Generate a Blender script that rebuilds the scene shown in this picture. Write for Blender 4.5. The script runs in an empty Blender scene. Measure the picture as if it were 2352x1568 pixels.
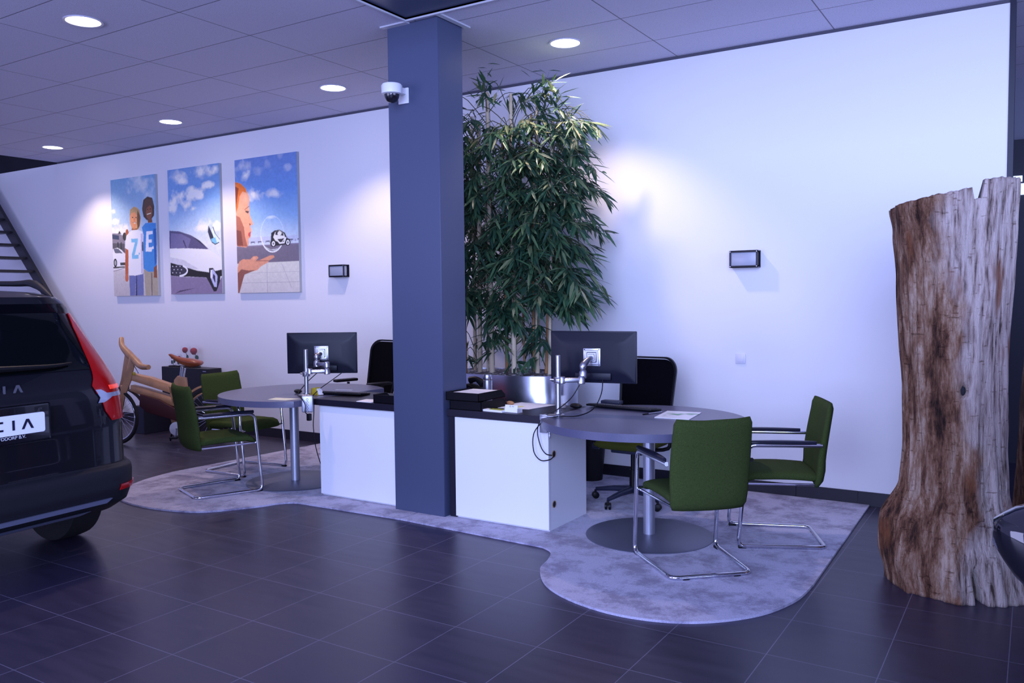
import bpy, bmesh, math, random
import numpy as np
from mathutils import Vector, Matrix, noise
S = bpy.context.scene
COL = S.collection
random.seed(7)
PI = math.pi
W = 6.567          # back wall plane
HC = 3.519         # suspended ceiling height
RUG = 0.013        # rug thickness

# ------------------------------------------------------------------ colour / material helpers
def lin(c):
    out = []
    for v in c:
        v = v/255.0
        out.append(v/12.92 if v <= .04045 else ((v+.055)/1.055)**2.4)
    return tuple(out)
MATS = {}
def mat(name, color, rough=.5, metal=0., spec=.5, coat=0., emis=None, estr=0., trans=0., ior=1.45, alpha=1., bump=None, var=None, sheen=0.):
    if name in MATS: return MATS[name]
    m = bpy.data.materials.new(name); m.use_nodes = True
    nt = m.node_tree; b = nt.nodes['Principled BSDF']
    b.inputs['Base Color'].default_value = (*color, 1)
    b.inputs['Roughness'].default_value = rough
    b.inputs['Metallic'].default_value = metal
    b.inputs['Specular IOR Level'].default_value = spec
    b.inputs['Coat Weight'].default_value = coat
    b.inputs['Coat Roughness'].default_value = .03
    b.inputs['Transmission Weight'].default_value = trans
    b.inputs['IOR'].default_value = ior
    b.inputs['Alpha'].default_value = alpha
    b.inputs['Sheen Weight'].default_value = sheen
    if emis:
        b.inputs['Emission Color'].default_value = (*emis, 1)
        b.inputs['Emission Strength'].default_value = estr
    tc = nt.nodes.new('ShaderNodeTexCoord')
    if var:      # (scale, amount)
        n = nt.nodes.new('ShaderNodeTexNoise'); n.inputs['Scale'].default_value = var[0]; n.inputs['Detail'].default_value = 4
        nt.links.new(tc.outputs['Object'], n.inputs['Vector'])
        r = nt.nodes.new('ShaderNodeValToRGB')
        r.color_ramp.elements[0].position = .3; r.color_ramp.elements[1].position = .7
        r.color_ramp.elements[0].color = (*[x*(1-var[1]) for x in color], 1)
        r.color_ramp.elements[1].color = (*[min(1, x*(1+var[1])) for x in color], 1)
        nt.links.new(n.outputs['Fac'], r.inputs['Fac']); nt.links.new(r.outputs['Color'], b.inputs['Base Color'])
    if bump:     # (scale, strength)
        n = nt.nodes.new('ShaderNodeTexNoise'); n.inputs['Scale'].default_value = bump[0]; n.inputs['Detail'].default_value = 3
        nt.links.new(tc.outputs['Object'], n.inputs['Vector'])
        bp = nt.nodes.new('ShaderNodeBump'); bp.inputs['Strength'].default_value = bump[1]; bp.inputs['Distance'].default_value = .01
        nt.links.new(n.outputs['Fac'], bp.inputs['Height']); nt.links.new(bp.outputs['Normal'], b.inputs['Normal'])
    MATS[name] = m
    return m

# ------------------------------------------------------------------ mesh builder
class MB:
    def __init__(s): s.bm = bmesh.new()
    def box(s, x0, x1, y0, y1, z0, z1, bev=0., seg=2):
        vs = [s.bm.verts.new(p) for p in ((x0,y0,z0),(x1,y0,z0),(x1,y1,z0),(x0,y1,z0),(x0,y0,z1),(x1,y0,z1),(x1,y1,z1),(x0,y1,z1))]
        fs = [s.bm.faces.new([vs[i] for i in f]) for f in ((0,3,2,1),(4,5,6,7),(0,1,5,4),(1,2,6,5),(2,3,7,6),(3,0,4,7))]
        if bev > 0:
            es = set(e for f in fs for e in f.edges)
            bmesh.ops.bevel(s.bm, geom=list(es), offset=bev, segments=seg, profile=.5, affect='EDGES')
        return s
    def cbox(s, c, d, bev=0., seg=2, M=None):
        n0 = len(s.bm.verts)
        t = MB(); t.box(-d[0]/2,d[0]/2,-d[1]/2,d[1]/2,-d[2]/2,d[2]/2,bev,seg)
        mt = Matrix.Translation(c) @ (M.to_4x4() if M is not None else Matrix.Identity(4))
        s.join(t, mt); return s
    def join(s, o, mt=None):
        if mt is not None: bmesh.ops.transform(o.bm, matrix=mt, verts=o.bm.verts)
        me = bpy.data.meshes.new('tmp'); o.bm.to_mesh(me); s.bm.from_mesh(me); bpy.data.meshes.remove(me); o.bm.free(); return s
    def xf(s, mt): bmesh.ops.transform(s.bm, matrix=mt, verts=s.bm.verts); return s
    def loft(s, rings, close=True, cap=True, loop=True):
        R = [[s.bm.verts.new(p) for p in r] for r in rings]
        n = len(R[0])
        for a, b in zip(R, R[1:]):
            for i in range(n if loop else n-1):
                j = (i+1) % n
                try: s.bm.faces.new((a[i], a[j], b[j], b[i]))
                except ValueError: pass
        if cap and loop:
            try: s.bm.faces.new(list(reversed(R[0]))); s.bm.faces.new(R[-1])
            except ValueError: pass
        return s
    def tube(s, pts, r, n=10, smooth=0, rot=None, flat=1.):
        P = [Vector(p) for p in pts]
        rr = r if isinstance(r, (list, tuple)) else [r]*len(P)
        if smooth:
            Q, RR = [], []
            for i in range(len(P)-1):
                p0 = P[max(i-1,0)]; p1 = P[i]; p2 = P[i+1]; p3 = P[min(i+2,len(P)-1)]
                for k in range(smooth):
                    t = k/smooth
                    Q.append(.5*((2*p1)+(-p0+p2)*t+(2*p0-5*p1+4*p2-p3)*t*t+(-p0+3*p1-3*p2+p3)*t**3))
                    RR.append(rr[i]+(rr[i+1]-rr[i])*t)
            Q.append(P[-1]); RR.append(rr[-1]); P, rr = Q, RR
        rings = []
        T = (P[1]-P[0]).normalized()
        up = Vector((0,0,1)) if abs(T.z) < .9 else Vector((0,1,0))
        N = T.cross(up).normalized(); N = T.cross(N).normalized()
        for i, p in enumerate(P):
            if i == 0: t = P[1]-P[0]
            elif i == len(P)-1: t = P[-1]-P[-2]
            else: t = (P[i+1]-P[i]).normalized()+(P[i]-P[i-1]).normalized()
            if t.length < 1e-9: t = T
            t.normalize()
            N = (N-t*N.dot(t)).normalized(); B = t.cross(N)
            k = 1.
            if 0 < i < len(P)-1:
                c = max(.5, (P[i+1]-P[i]).normalized().dot(t)); k = 1/c
            rings.append([p+(N*math.cos(a)*rr[i]*flat+B*math.sin(a)*rr[i])*(k if k < 1.5 else 1.5) for a in [2*PI*j/n for j in range(n)]])
        return s.loft(rings)
    def lathe(s, prof, c=(0,0,0), n=32, sx=1., sy=1., cap=True):
        rings = [[(c[0]+r*sx*math.cos(2*PI*j/n), c[1]+r*sy*math.sin(2*PI*j/n), c[2]+z) for j in range(n)] for r, z in prof]
        return s.loft(rings, cap=cap)
    def prism(s, poly, z0, z1, M=None, bev=0.):
        t = MB()
        t.loft([[(x, y, z0) for x, y in poly], [(x, y, z1) for x, y in poly]])
        if bev > 0:
            es = [e for e in t.bm.edges if abs(e.verts[0].co.z-e.verts[1].co.z) < 1e-6]
            bmesh.ops.bevel(t.bm, geom=es, offset=bev, segments=2, profile=.5, affect='EDGES')
        s.join(t, M.to_4x4() if M is not None else None); return s
    def ell(s, c, r, nu=20, nv=12, M=None):
        t = MB()
        rings = []
        for i in range(1, nv):
            a = PI*i/nv
            rings.append([(r[0]*math.sin(a)*math.cos(2*PI*j/nu), r[1]*math.sin(a)*math.sin(2*PI*j/nu), -r[2]*math.cos(a)) for j in range(nu)])
        t.loft(rings)
        mt = Matrix.Translation(c) @ (M.to_4x4() if M is not None else Matrix.Identity(4))
        s.join(t, mt); return s
    def build(s, name, m, parent=None, smooth=True, ang=40, loc=None, sub=0):
        bmesh.ops.recalc_face_normals(s.bm, faces=s.bm.faces)
        me = bpy.data.meshes.new(name); s.bm.to_mesh(me); s.bm.free()
        if m is not None: me.materials.append(m)
        if smooth:
            me.polygons.foreach_set('use_smooth', [True]*len(me.polygons))
            try: me.set_sharp_from_angle(angle=math.radians(ang))
            except Exception: pass
        o = bpy.data.objects.new(name, me); COL.objects.link(o)
        if parent is not None: o.parent = parent
        if loc is not None: o.location = loc
        if sub:
            md = o.modifiers.new('sub', 'SUBSURF'); md.levels = sub; md.render_levels = sub
        return o
def thing(name, label, cat, loc=(0,0,0), rz=0., group=None):
    o = bpy.data.objects.new(name, None); COL.objects.link(o); o.empty_display_size = .1
    o.location = loc; o.rotation_euler = (0,0,rz); o['label'] = label; o['category'] = cat
    if group: o['group'] = group
    return o
def tag(o, label, cat, group=None, kind=None):
    o['label'] = label; o['category'] = cat
    if group: o['group'] = group
    if kind: o['kind'] = kind
    return o
def struct(o): o['kind'] = 'structure'; return o
def dup(root, loc, rz, label, group=None):
    r = root.copy(); COL.objects.link(r); r.location = loc; r.rotation_euler = (0,0,rz); r['label'] = label
    if group: r['group'] = group
    for ch in list(root.children):
        c = ch.copy(); COL.objects.link(c); c.parent = r
        for g in list(ch.children):
            d = g.copy(); COL.objects.link(d); d.parent = c
    return r
def Rz(a): return Matrix.Rotation(a, 4, 'Z')
def Rx(a): return Matrix.Rotation(a, 4, 'X')
def Ry(a): return Matrix.Rotation(a, 4, 'Y')
def T(*p): return Matrix.Translation(p)
def rrect(w, h, r, n=5):
    out = []
    for cx, cy, a0 in ((w/2-r, h/2-r, 0), (-w/2+r, h/2-r, PI/2), (-w/2+r, -h/2+r, PI), (w/2-r, -h/2+r, 1.5*PI)):
        for k in range(n+1):
            a = a0+PI/2*k/n; out.append((cx+r*math.cos(a), cy+r*math.sin(a)))
    return out

# ------------------------------------------------------------------ shared materials
M_wall   = mat('wall_paint', (.80,.80,.82), .75, spec=.25, bump=(220,.04))
M_paint  = mat('steel_blue_paint', (.060,.076,.140), .42, spec=.45, bump=(160,.03))
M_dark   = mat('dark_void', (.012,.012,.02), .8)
M_white  = mat('white_laminate', (.80,.82,.86), .35, spec=.4)
M_whitem = mat('white_plastic', (.75,.76,.8), .35)
M_top    = mat('graphite_laminate', (.098,.10,.165), .32, spec=.5, var=(300,.12))
M_ctop   = mat('dark_counter_laminate', (.012,.011,.022), .40, spec=.35)
M_chrome = mat('chrome', (.75,.76,.80), .08, metal=1.)
M_alu    = mat('brushed_aluminium', (.50,.51,.57), .34, metal=1.)
M_silver = mat('silver_paint', (.42,.44,.52), .38, metal=.75)
M_steelb = mat('table_base_steel', (.17,.18,.24), .42, metal=.6)
M_green  = mat('green_wool', (.043,.066,.018), .95, spec=.1, bump=(420,.35), var=(160,.22))
M_green2 = mat('olive_wool', (.075,.085,.014), .95, spec=.15, bump=(420,.3))
M_black  = mat('black_plastic', (.005,.005,.007), .45, spec=.3)
M_arm    = mat('armpad_plastic', (.012,.013,.028), .32)
M_mesh   = mat('black_mesh_fabric', (.003,.003,.005), .9, spec=.05, bump=(700,.4))
M_bplas  = mat('blue_grey_plastic', (.02,.024,.05), .4)
M_paper  = mat('white_paper', (.85,.85,.86), .6)
M_wood   = mat('bike_wood', (.44,.235,.115), .42, var=(9,.18))
M_yell   = mat('yellow_paper', (.75,.70,.18), .6)
M_rub    = mat('tyre_rubber', (.010,.010,.011), .75, bump=(60,.3))
M_base   = mat('dark_tile_skirting', (.011,.010,.020), .45, bump=(40,.05))

# ------------------------------------------------------------------ floor / ceiling
def floor_mat():
    m = bpy.data.materials.new('floor_tile'); m.use_nodes = True; nt = m.node_tree; b = nt.nodes['Principled BSDF']
    L = nt.links.new; N = nt.nodes.new
    tc = N('ShaderNodeTexCoord'); mp = N('ShaderNodeMapping')
    mp.inputs['Location'].default_value = (4.124+.45*30, -3.155+.4496*30, 0)
    L(tc.outputs['Object'], mp.inputs['Vector'])
    br = N('ShaderNodeTexBrick'); br.offset = 0; br.squash = 1
    br.inputs['Scale'].default_value = 1; br.inputs['Brick Width'].default_value = .45; br.inputs['Row Height'].default_value = .4496
    br.inputs['Mortar Size'].default_value = .0023; br.inputs['Mortar Smooth'].default_value = .3
    br.inputs['Color1'].default_value = (.025,.022,.048,1); br.inputs['Color2'].default_value = (.031,.027,.056,1)
    br.inputs['Mortar'].default_value = (.13,.125,.19,1)
    L(mp.outputs['Vector'], br.inputs['Vector'])
    mp2 = N('ShaderNodeMapping'); mp2.inputs['Scale'].default_value = (1.2, 7, 1); L(tc.outputs['Object'], mp2.inputs['Vector'])
    n = N('ShaderNodeTexNoise'); n.inputs['Scale'].default_value = 2.2; n.inputs['Detail'].default_value = 6; L(mp2.outputs['Vector'], n.inputs['Vector'])
    mx = N('ShaderNodeMix'); mx.data_type = 'RGBA'; mx.blend_type = 'MULTIPLY'; mx.inputs[0].default_value = .45
    L(br.outputs['Color'], mx.inputs[6]); L(n.outputs['Color'], mx.inputs[7]); 
    cr = N('ShaderNodeValToRGB'); cr.color_ramp.elements[0].position=.3; cr.color_ramp.elements[1].position=.7
    cr.color_ramp.elements[0].color=(.65,.65,.65,1); cr.color_ramp.elements[1].color=(1.25,1.2,1.2,1)
    L(n.outputs['Fac'], cr.inputs['Fac']); L(cr.outputs['Color'], mx.inputs[7])
    L(mx.outputs[2], b.inputs['Base Color'])
    rr = N('ShaderNodeMapRange'); rr.inputs[3].default_value = .27; rr.inputs[4].default_value = .42
    L(n.outputs['Fac'], rr.inputs[0]); L(rr.outputs[0], b.inputs['Roughness'])
    b.inputs['Specular IOR Level'].default_value = .5
    bp = N('ShaderNodeBump'); bp.inputs['Strength'].default_value = .15; bp.inputs['Distance'].default_value = .002; bp.invert = True
    L(br.outputs['Fac'], bp.inputs['Height']); L(bp.outputs['Normal'], b.inputs['Normal'])
    return m
def ceil_mat():
    m = bpy.data.materials.new('ceiling_tile'); m.use_nodes = True; nt = m.node_tree; b = nt.nodes['Principled BSDF']
    L = nt.links.new; N = nt.nodes.new
    tc = N('ShaderNodeTexCoord'); mp = N('ShaderNodeMapping')
    mp.inputs['Location'].default_value = (4.952+1.2157*12, -3.676+.5985*12, 0)
    L(tc.outputs['Object'], mp.inputs['Vector'])
    br = N('ShaderNodeTexBrick'); br.offset = 0; br.squash = 1
    br.inputs['Scale'].default_value = 1; br.inputs['Brick Width'].default_value = 1.2157; br.inputs['Row Height'].default_value = .5985
    br.inputs['Mortar Size'].default_value = .005; br.inputs['Mortar Smooth'].default_value = .35
    br.inputs['Color1'].default_value = (.66,.64,.76,1); br.inputs['Color2'].default_value = (.62,.60,.73,1)
    br.inputs['Mortar'].default_value = (.22,.21,.26,1)
    L(mp.outputs['Vector'], br.inputs['Vector'])
    n = N('ShaderNodeTexNoise'); n.inputs['Scale'].default_value = 160; n.inputs['Detail'].default_value = 2; L(tc.outputs['Object'], n.inputs['Vector'])
    cr = N('ShaderNodeValToRGB'); cr.color_ramp.elements[0].position=.33; cr.color_ramp.elements[1].position=.42
    cr.color_ramp.elements[0].color=(.55,.55,.55,1); cr.color_ramp.elements[1].color=(1,1,1,1)
    L(n.outputs['Fac'], cr.inputs['Fac'])
    mx = N('ShaderNodeMix'); mx.data_type='RGBA'; mx.blend_type='MULTIPLY'; mx.inputs[0].default_value=.8
    L(br.outputs['Color'], mx.inputs[6]); L(cr.outputs['Color'], mx.inputs[7]); L(mx.outputs[2], b.inputs['Base Color'])
    b.inputs['Roughness'].default_value = .85; b.inputs['Specular IOR Level'].default_value = .2
    bp = N('ShaderNodeBump'); bp.inputs['Strength'].default_value = .5; bp.inputs['Distance'].default_value = .006; bp.invert = True
    L(br.outputs['Fac'], bp.inputs['Height']); L(bp.outputs['Normal'], b.inputs['Normal'])
    return m
struct(MB().box(-17, 6, -5, 12, -.1, 0).build('floor', floor_mat(), smooth=False))
cp = MB()
XB, YB = -3.78, 4.643
cp.box(-11.63, XB, -1.5, W, HC, HC+.03); cp.box(XB, 3, YB, 10, HC, HC+.03)
struct(cp.build('ceiling', ceil_mat(), smooth=False))
# dark bulkhead / beam over the showroom beside the pillar, with the pale edge trim of the tile ceiling
b_ = MB(); b_.box(XB, 3.0, 3.95, YB, HC+.012, HC+.30)
struct(b_.build('trim_1', M_paint, smooth=False))
M_trim = mat('ceiling_edge_trim', (.55,.56,.62), .5)
t_ = MB(); t_.box(XB-.012, XB, -1.5, YB, HC-.012, HC+.012); t_.box(XB, 3, YB, YB+.012, HC-.012, HC+.012)
t_.box(-4.03, XB-.012, 4.655, 4.70, HC-.012, HC-.001); t_.box(-3.53, -3.49, 4.655, 5.02, HC-.012, HC-.001)
struct(t_.build('trim_2', M_trim, smooth=False))

# ------------------------------------------------------------------ walls
wm = MB(); wm.box(-16, -.19, W, W+.12, 0, 3.495)
struct(wm.build('wall_back', M_wall, smooth=False))
struct(MB().box(-11.62, -.19, W, W+.12, 3.497, HC).build('trim_3', mat('shadow_gap', (.08,.08,.11), .8), smooth=False))
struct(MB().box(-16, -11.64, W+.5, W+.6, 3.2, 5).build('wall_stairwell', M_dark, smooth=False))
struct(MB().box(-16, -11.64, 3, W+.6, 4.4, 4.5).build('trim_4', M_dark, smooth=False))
struct(MB().box(-.19, -.155, W-.004, W+.12, 0, HC).build('trim_5', mat('dark_edge_profile', (.01,.012,.03), .5), smooth=False))
struct(MB().box(-1.5, 3.5, 9, 9.1, 2.95, 4.2).build('wall_rear', mat('grey_wall', (.16,.17,.22), .8), smooth=False))
struct(MB().box(-1.5, 3.5, 8.9, 9.1, 0, 2.95).build('wall_rear_lower', mat('dark_panel', (.014,.015,.028), .6), smooth=False))
bb = MB(); x = -11.9
while x < -.2:
    x2 = min(x+.448, -.19); bb.box(x, x2, W-.012, W, 0, .105, .001, 1); x += .45
struct(bb.build('baseboard_back', M_base, smooth=False))
# lit boxes glimpsed past the wall end
mlit = mat('lit_panel', (.8,.85,.95), .5, emis=(.65,.75,1.), estr=1.)
t = thing('light_box', 'small bright white panels on the dark wall seen past the right wall end', 'panel', (-.17, 8.88, 2.5))
MB().box(-.06,.035,-.02,.02,.07,.12).build('upper_panel', mlit, t, smooth=False)
MB().box(-.06,.05,-.02,.02,-.05,.05).build('lower_panel', mlit, t, smooth=False)

# ------------------------------------------------------------------ pillar
t = thing('steel_pillar', 'blue-grey square steel pillar standing between the two desks', 'pillar', (-3.765, 4.845, 0))
MB().box(-.235,.221,-.145,.145,0,HC-.001,.004,1).build('shaft', M_paint, t)
MB().box(-.235+.36,-.235+.363,-.1465,-.145,.02,HC-.02).build('seam', mat('seam_paint', (.05,.06,.12), .5), t, smooth=False) if False else None

# ------------------------------------------------------------------ downlights
M_glow = mat('lamp_glow', (1,1,1), .4, emis=(1.,.93,.86), estr=9.)
M_ring = mat('lamp_ring', (.6,.6,.68), .3, metal=.3)
DL = [((-5.65,3.416), 'largest round ceiling downlight, over the dark car at upper left'),
      ((-5.535,5.73), 'round ceiling downlight just left of the pillar above the wall lamp'),
      ((-8.018,5.80), 'round ceiling downlight above the three wall canvases'),
      ((-10.529,5.905), 'round ceiling downlight farthest left beside the stair opening'),
      ((-3.107,5.74), 'round ceiling downlight above the bamboo, right of the pillar')]
first = None
for (lx, ly), lb in DL:
    if first is None:
        first = thing('ceiling_downlight', lb, 'downlight', (lx, ly, HC), 0, 'recessed round downlights in the tile ceiling')
        rg = []
        for k in range(40):
            a = 2*PI*k/40
            rg.append([(r*math.cos(a), r*math.sin(a), z) for r, z in ((.128,-.001),(.128,-.009),(.112,-.007),(.110,.0))])
        MB().loft(rg+[rg[0]], cap=False).build('trim_ring', M_ring, first)
        MB().lathe([(.110,-.004),(.109,-.0025)]).build('diffuser', M_glow, first)
    else: dup(first, (lx, ly, HC), 0, lb)
    l = bpy.data.lights.new('downlight_lamp', 'SPOT'); l.energy = 100; l.color = (1.,.76,.70); l.spot_size = math.radians(112); l.spot_blend = .55; l.shadow_soft_size = .06
    o = bpy.data.objects.new('downlight_lamp', l); COL.objects.link(o); o.location = (lx, ly, HC-.03)

# ------------------------------------------------------------------ rugs
def rug_mat():
    m = bpy.data.materials.new('velvet_rug'); m.use_nodes = True; nt = m.node_tree; b = nt.nodes['Principled BSDF']
    L = nt.links.new; N = nt.nodes.new
    tc = N('ShaderNodeTexCoord')
    n = N('ShaderNodeTexNoise'); n.inputs['Scale'].default_value = 4.0; n.inputs['Detail'].default_value = 9; n.inputs['Roughness'].default_value = .74; n.inputs['Distortion'].default_value = .15
    L(tc.outputs['Object'], n.inputs['Vector'])
    cr = N('ShaderNodeValToRGB'); e = cr.color_ramp.elements
    e[0].position = .40; e[0].color = (.20,.182,.27,1); e[1].position = .54; e[1].color = (.42,.41,.54,1)
    L(n.outputs['Fac'], cr.inputs['Fac'])
    f = N('ShaderNodeTexNoise'); f.inputs['Scale'].default_value = 260; f.inputs['Detail'].default_value = 2; L(tc.outputs['Object'], f.inputs['Vector'])
    mx = N('ShaderNodeMix'); mx.data_type='RGBA'; mx.blend_type='OVERLAY'; mx.inputs[0].default_value=.55
    L(cr.outputs['Color'], mx.inputs[6]); L(f.outputs['Fac'], mx.inputs[7]); L(mx.outputs[2], b.inputs['Base Color'])
    b.inputs['Roughness'].default_value = .95; b.inputs['Specular IOR Level'].default_value = .1; b.inputs['Sheen Weight'].default_value = .25
    bp = N('ShaderNodeBump'); bp.inputs['Strength'].default_value = .5; bp.inputs['Distance'].default_value = .004
    L(f.outputs['Fac'], bp.inputs['Height']); L(bp.outputs['Normal'], b.inputs['Normal'])
    return m
M_rug = rug_mat(); M_bind = mat('rug_binding', (.05,.045,.08), .9)
def spline(pts, n=8):
    P = [Vector((*p, 0)) for p in pts]; out = []
    for i in range(len(P)-1):
        p0 = P[max(i-1,0)]; p1 = P[i]; p2 = P[i+1]; p3 = P[min(i+2,len(P)-1)]
        for k in range(n):
            t = k/n; q = .5*((2*p1)+(-p0+p2)*t+(2*p0-5*p1+4*p2-p3)*t*t+(-p0+3*p1-3*p2+p3)*t**3); out.append((q.x, q.y))
    out.append((P[-1].x, P[-1].y)); return out
lobeR = spline([(-2.60,4.45),(-2.50,4.385),(-2.435,4.24),(-2.385,4.06),(-2.21,3.84),(-1.95,3.705),(-1.65,3.67),(-1.36,3.765),(-1.13,4.0),(-1.015,4.30),(-.99,4.6)])
rugR = [(-3.792,4.505)]+lobeR+[(-1.02,6.552),(-3.792,6.552)]
lobeL = spline([(-4.62,4.487),(-4.80,4.475),(-4.90,4.39),(-4.97,4.24),(-5.18,3.95),(-5.43,3.84),(-5.75,3.80),(-6.1,3.85),(-6.38,4.03),(-6.58,4.38),(-6.66,4.75)])
rugL = [(-3.796,4.505)]+lobeL+[(-6.55,6.552),(-3.796,6.552)]
def rug(poly, label):
    o = MB().prism(poly, .0005, RUG, bev=.003).build('rug', M_rug, smooth=False)
    tag(o, label, 'rug', 'grey velvet rugs under the desks')
    return o
rug(rugR, 'mottled grey velvet rug with a rounded lobe under the right round desk')
rug(rugL, 'mottled grey velvet rug with a rounded lobe under the left round desk beside the car')

# ------------------------------------------------------------------ desks
ZT = .785; ZB = .736
def cabinet(x0, x1, y0, y1, label, holes_side=None, dark_side=None):
    t = thing('desk_cabinet', label, 'cabinet', ((x0+x1)/2, y0, RUG))
    hx = (x1-x0)/2; H = ZB-RUG-.001
    MB().box(-hx+.004,hx-.004,.018,y1-y0,0,H,.001,1).build('carcass', M_whitem if dark_side is None else M_white, t, smooth=False)
    MB().box(-hx,hx-.0,0,.018,.012,H-.004,.0015,1).build('front_panel', M_white, t, smooth=False)
    if holes_side:
        for hz in holes_side:
            h = MB(); M = T(hx-.0005, .075, hz-RUG) @ Ry(PI/2)
            h.lathe([(.024,0),(.024,.0015),(.019,.0015),(.019,-.001)], n=24, cap=False).xf(M)
            o = h.build('cable_hole', mat('hole_rim', (.35,.22,.10), .5), t)
            MB().lathe([(.0195,0),(.0195,.0008)], n=24).xf(M).build('hole_core', M_dark, o)
    return t
cR = cabinet(-3.47,-2.71,4.735,5.285, 'white desk cabinet right of the pillar with two round cable holes in its side', (.524,.185))

cL = cabinet(-4.81,-4.035,4.75,5.285, 'white desk cabinet left of the pillar under the dark countertop')
t = tag(MB().box(-3.528,-3.474,4.745,5.285,RUG,ZB-.002,.001,1).build('end_panel', M_ctop, smooth=False), 'narrow dark end panel between the pillar and the right white cabinet', 'panel')
t = tag(MB().box(-4.033,-4.003,4.76,5.285,RUG,ZB-.002,.001,1).build('end_panel', M_ctop, smooth=False), 'narrow dark end panel between the left white cabinet and the pillar', 'panel')
def counter(poly, label):
    o = MB().prism(poly, ZB, ZT, bev=.0015).build('countertop', M_ctop, smooth=False)
    return tag(o, label, 'countertop')
counter([(-3.528,4.722),(-2.704,4.722),(-2.704,5.30),(-3.76,5.30),(-3.76,4.995),(-3.528,4.995)],'dark countertop over the right cabinet, holding trays and papers')
counter([(-4.842,4.722),(-4.002,4.722),(-4.002,4.995),(-3.764,4.995),(-3.764,5.30),(-4.842,5.30)],'dark countertop over the left cabinet, running to the pillar')
def round_table(cx, cy, r, xclip, side, pole, label):
    t = thing('round_table', label, 'table', (pole[0], pole[1], RUG))
    pts = []
    n = 96
    for k in range(n):
        a = 2*PI*k/n; x = cx+r*math.cos(a); y = cy+r*math.sin(a)
        if side > 0 and x > xclip: pts.append((x, y, a))
        if side < 0 and x < xclip: pts.append((x, y, a))
    if side > 0: pts = [p for p in pts if p[2] > PI]+[p for p in pts if p[2] <= PI]
    dy = math.sqrt(max(0, r*r-(xclip-cx)**2))
    poly = [(p[0]-pole[0], p[1]-pole[1]) for p in pts]
    if side > 0: poly = [(xclip-pole[0], cy-dy-pole[1])]+poly+[(xclip-pole[0], cy+dy-pole[1])]
    else: poly = [(xclip-pole[0], cy+dy-pole[1])]+poly+[(xclip-pole[0], cy-dy-pole[1])]
    MB().prism(poly, ZB-RUG+.001, ZT-RUG+.0005, bev=.0015).build('tabletop', M_top, t, ang=30)
    MB().lathe([(.038,.010),(.038,ZB-RUG-.012),(.09,ZB-RUG-.008),(.09,ZB-RUG)], n=36).build('pole', M_silver, t)
    MB().lathe([(.412,0),(.412,.004),(.40,.009),(.05,.0115)], n=72).build('base_plate', M_steelb, t)
    return t
round_table(-2.14,4.965,.655,-2.703,1,(-2.115,5.01),'grey round-ended desk table at the right, beside the olive office chair')
round_table(-5.29,5.04,.69,-4.843,-1,(-5.375,5.01),'grey round-ended desk table at the left, with the smaller monitor')

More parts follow.
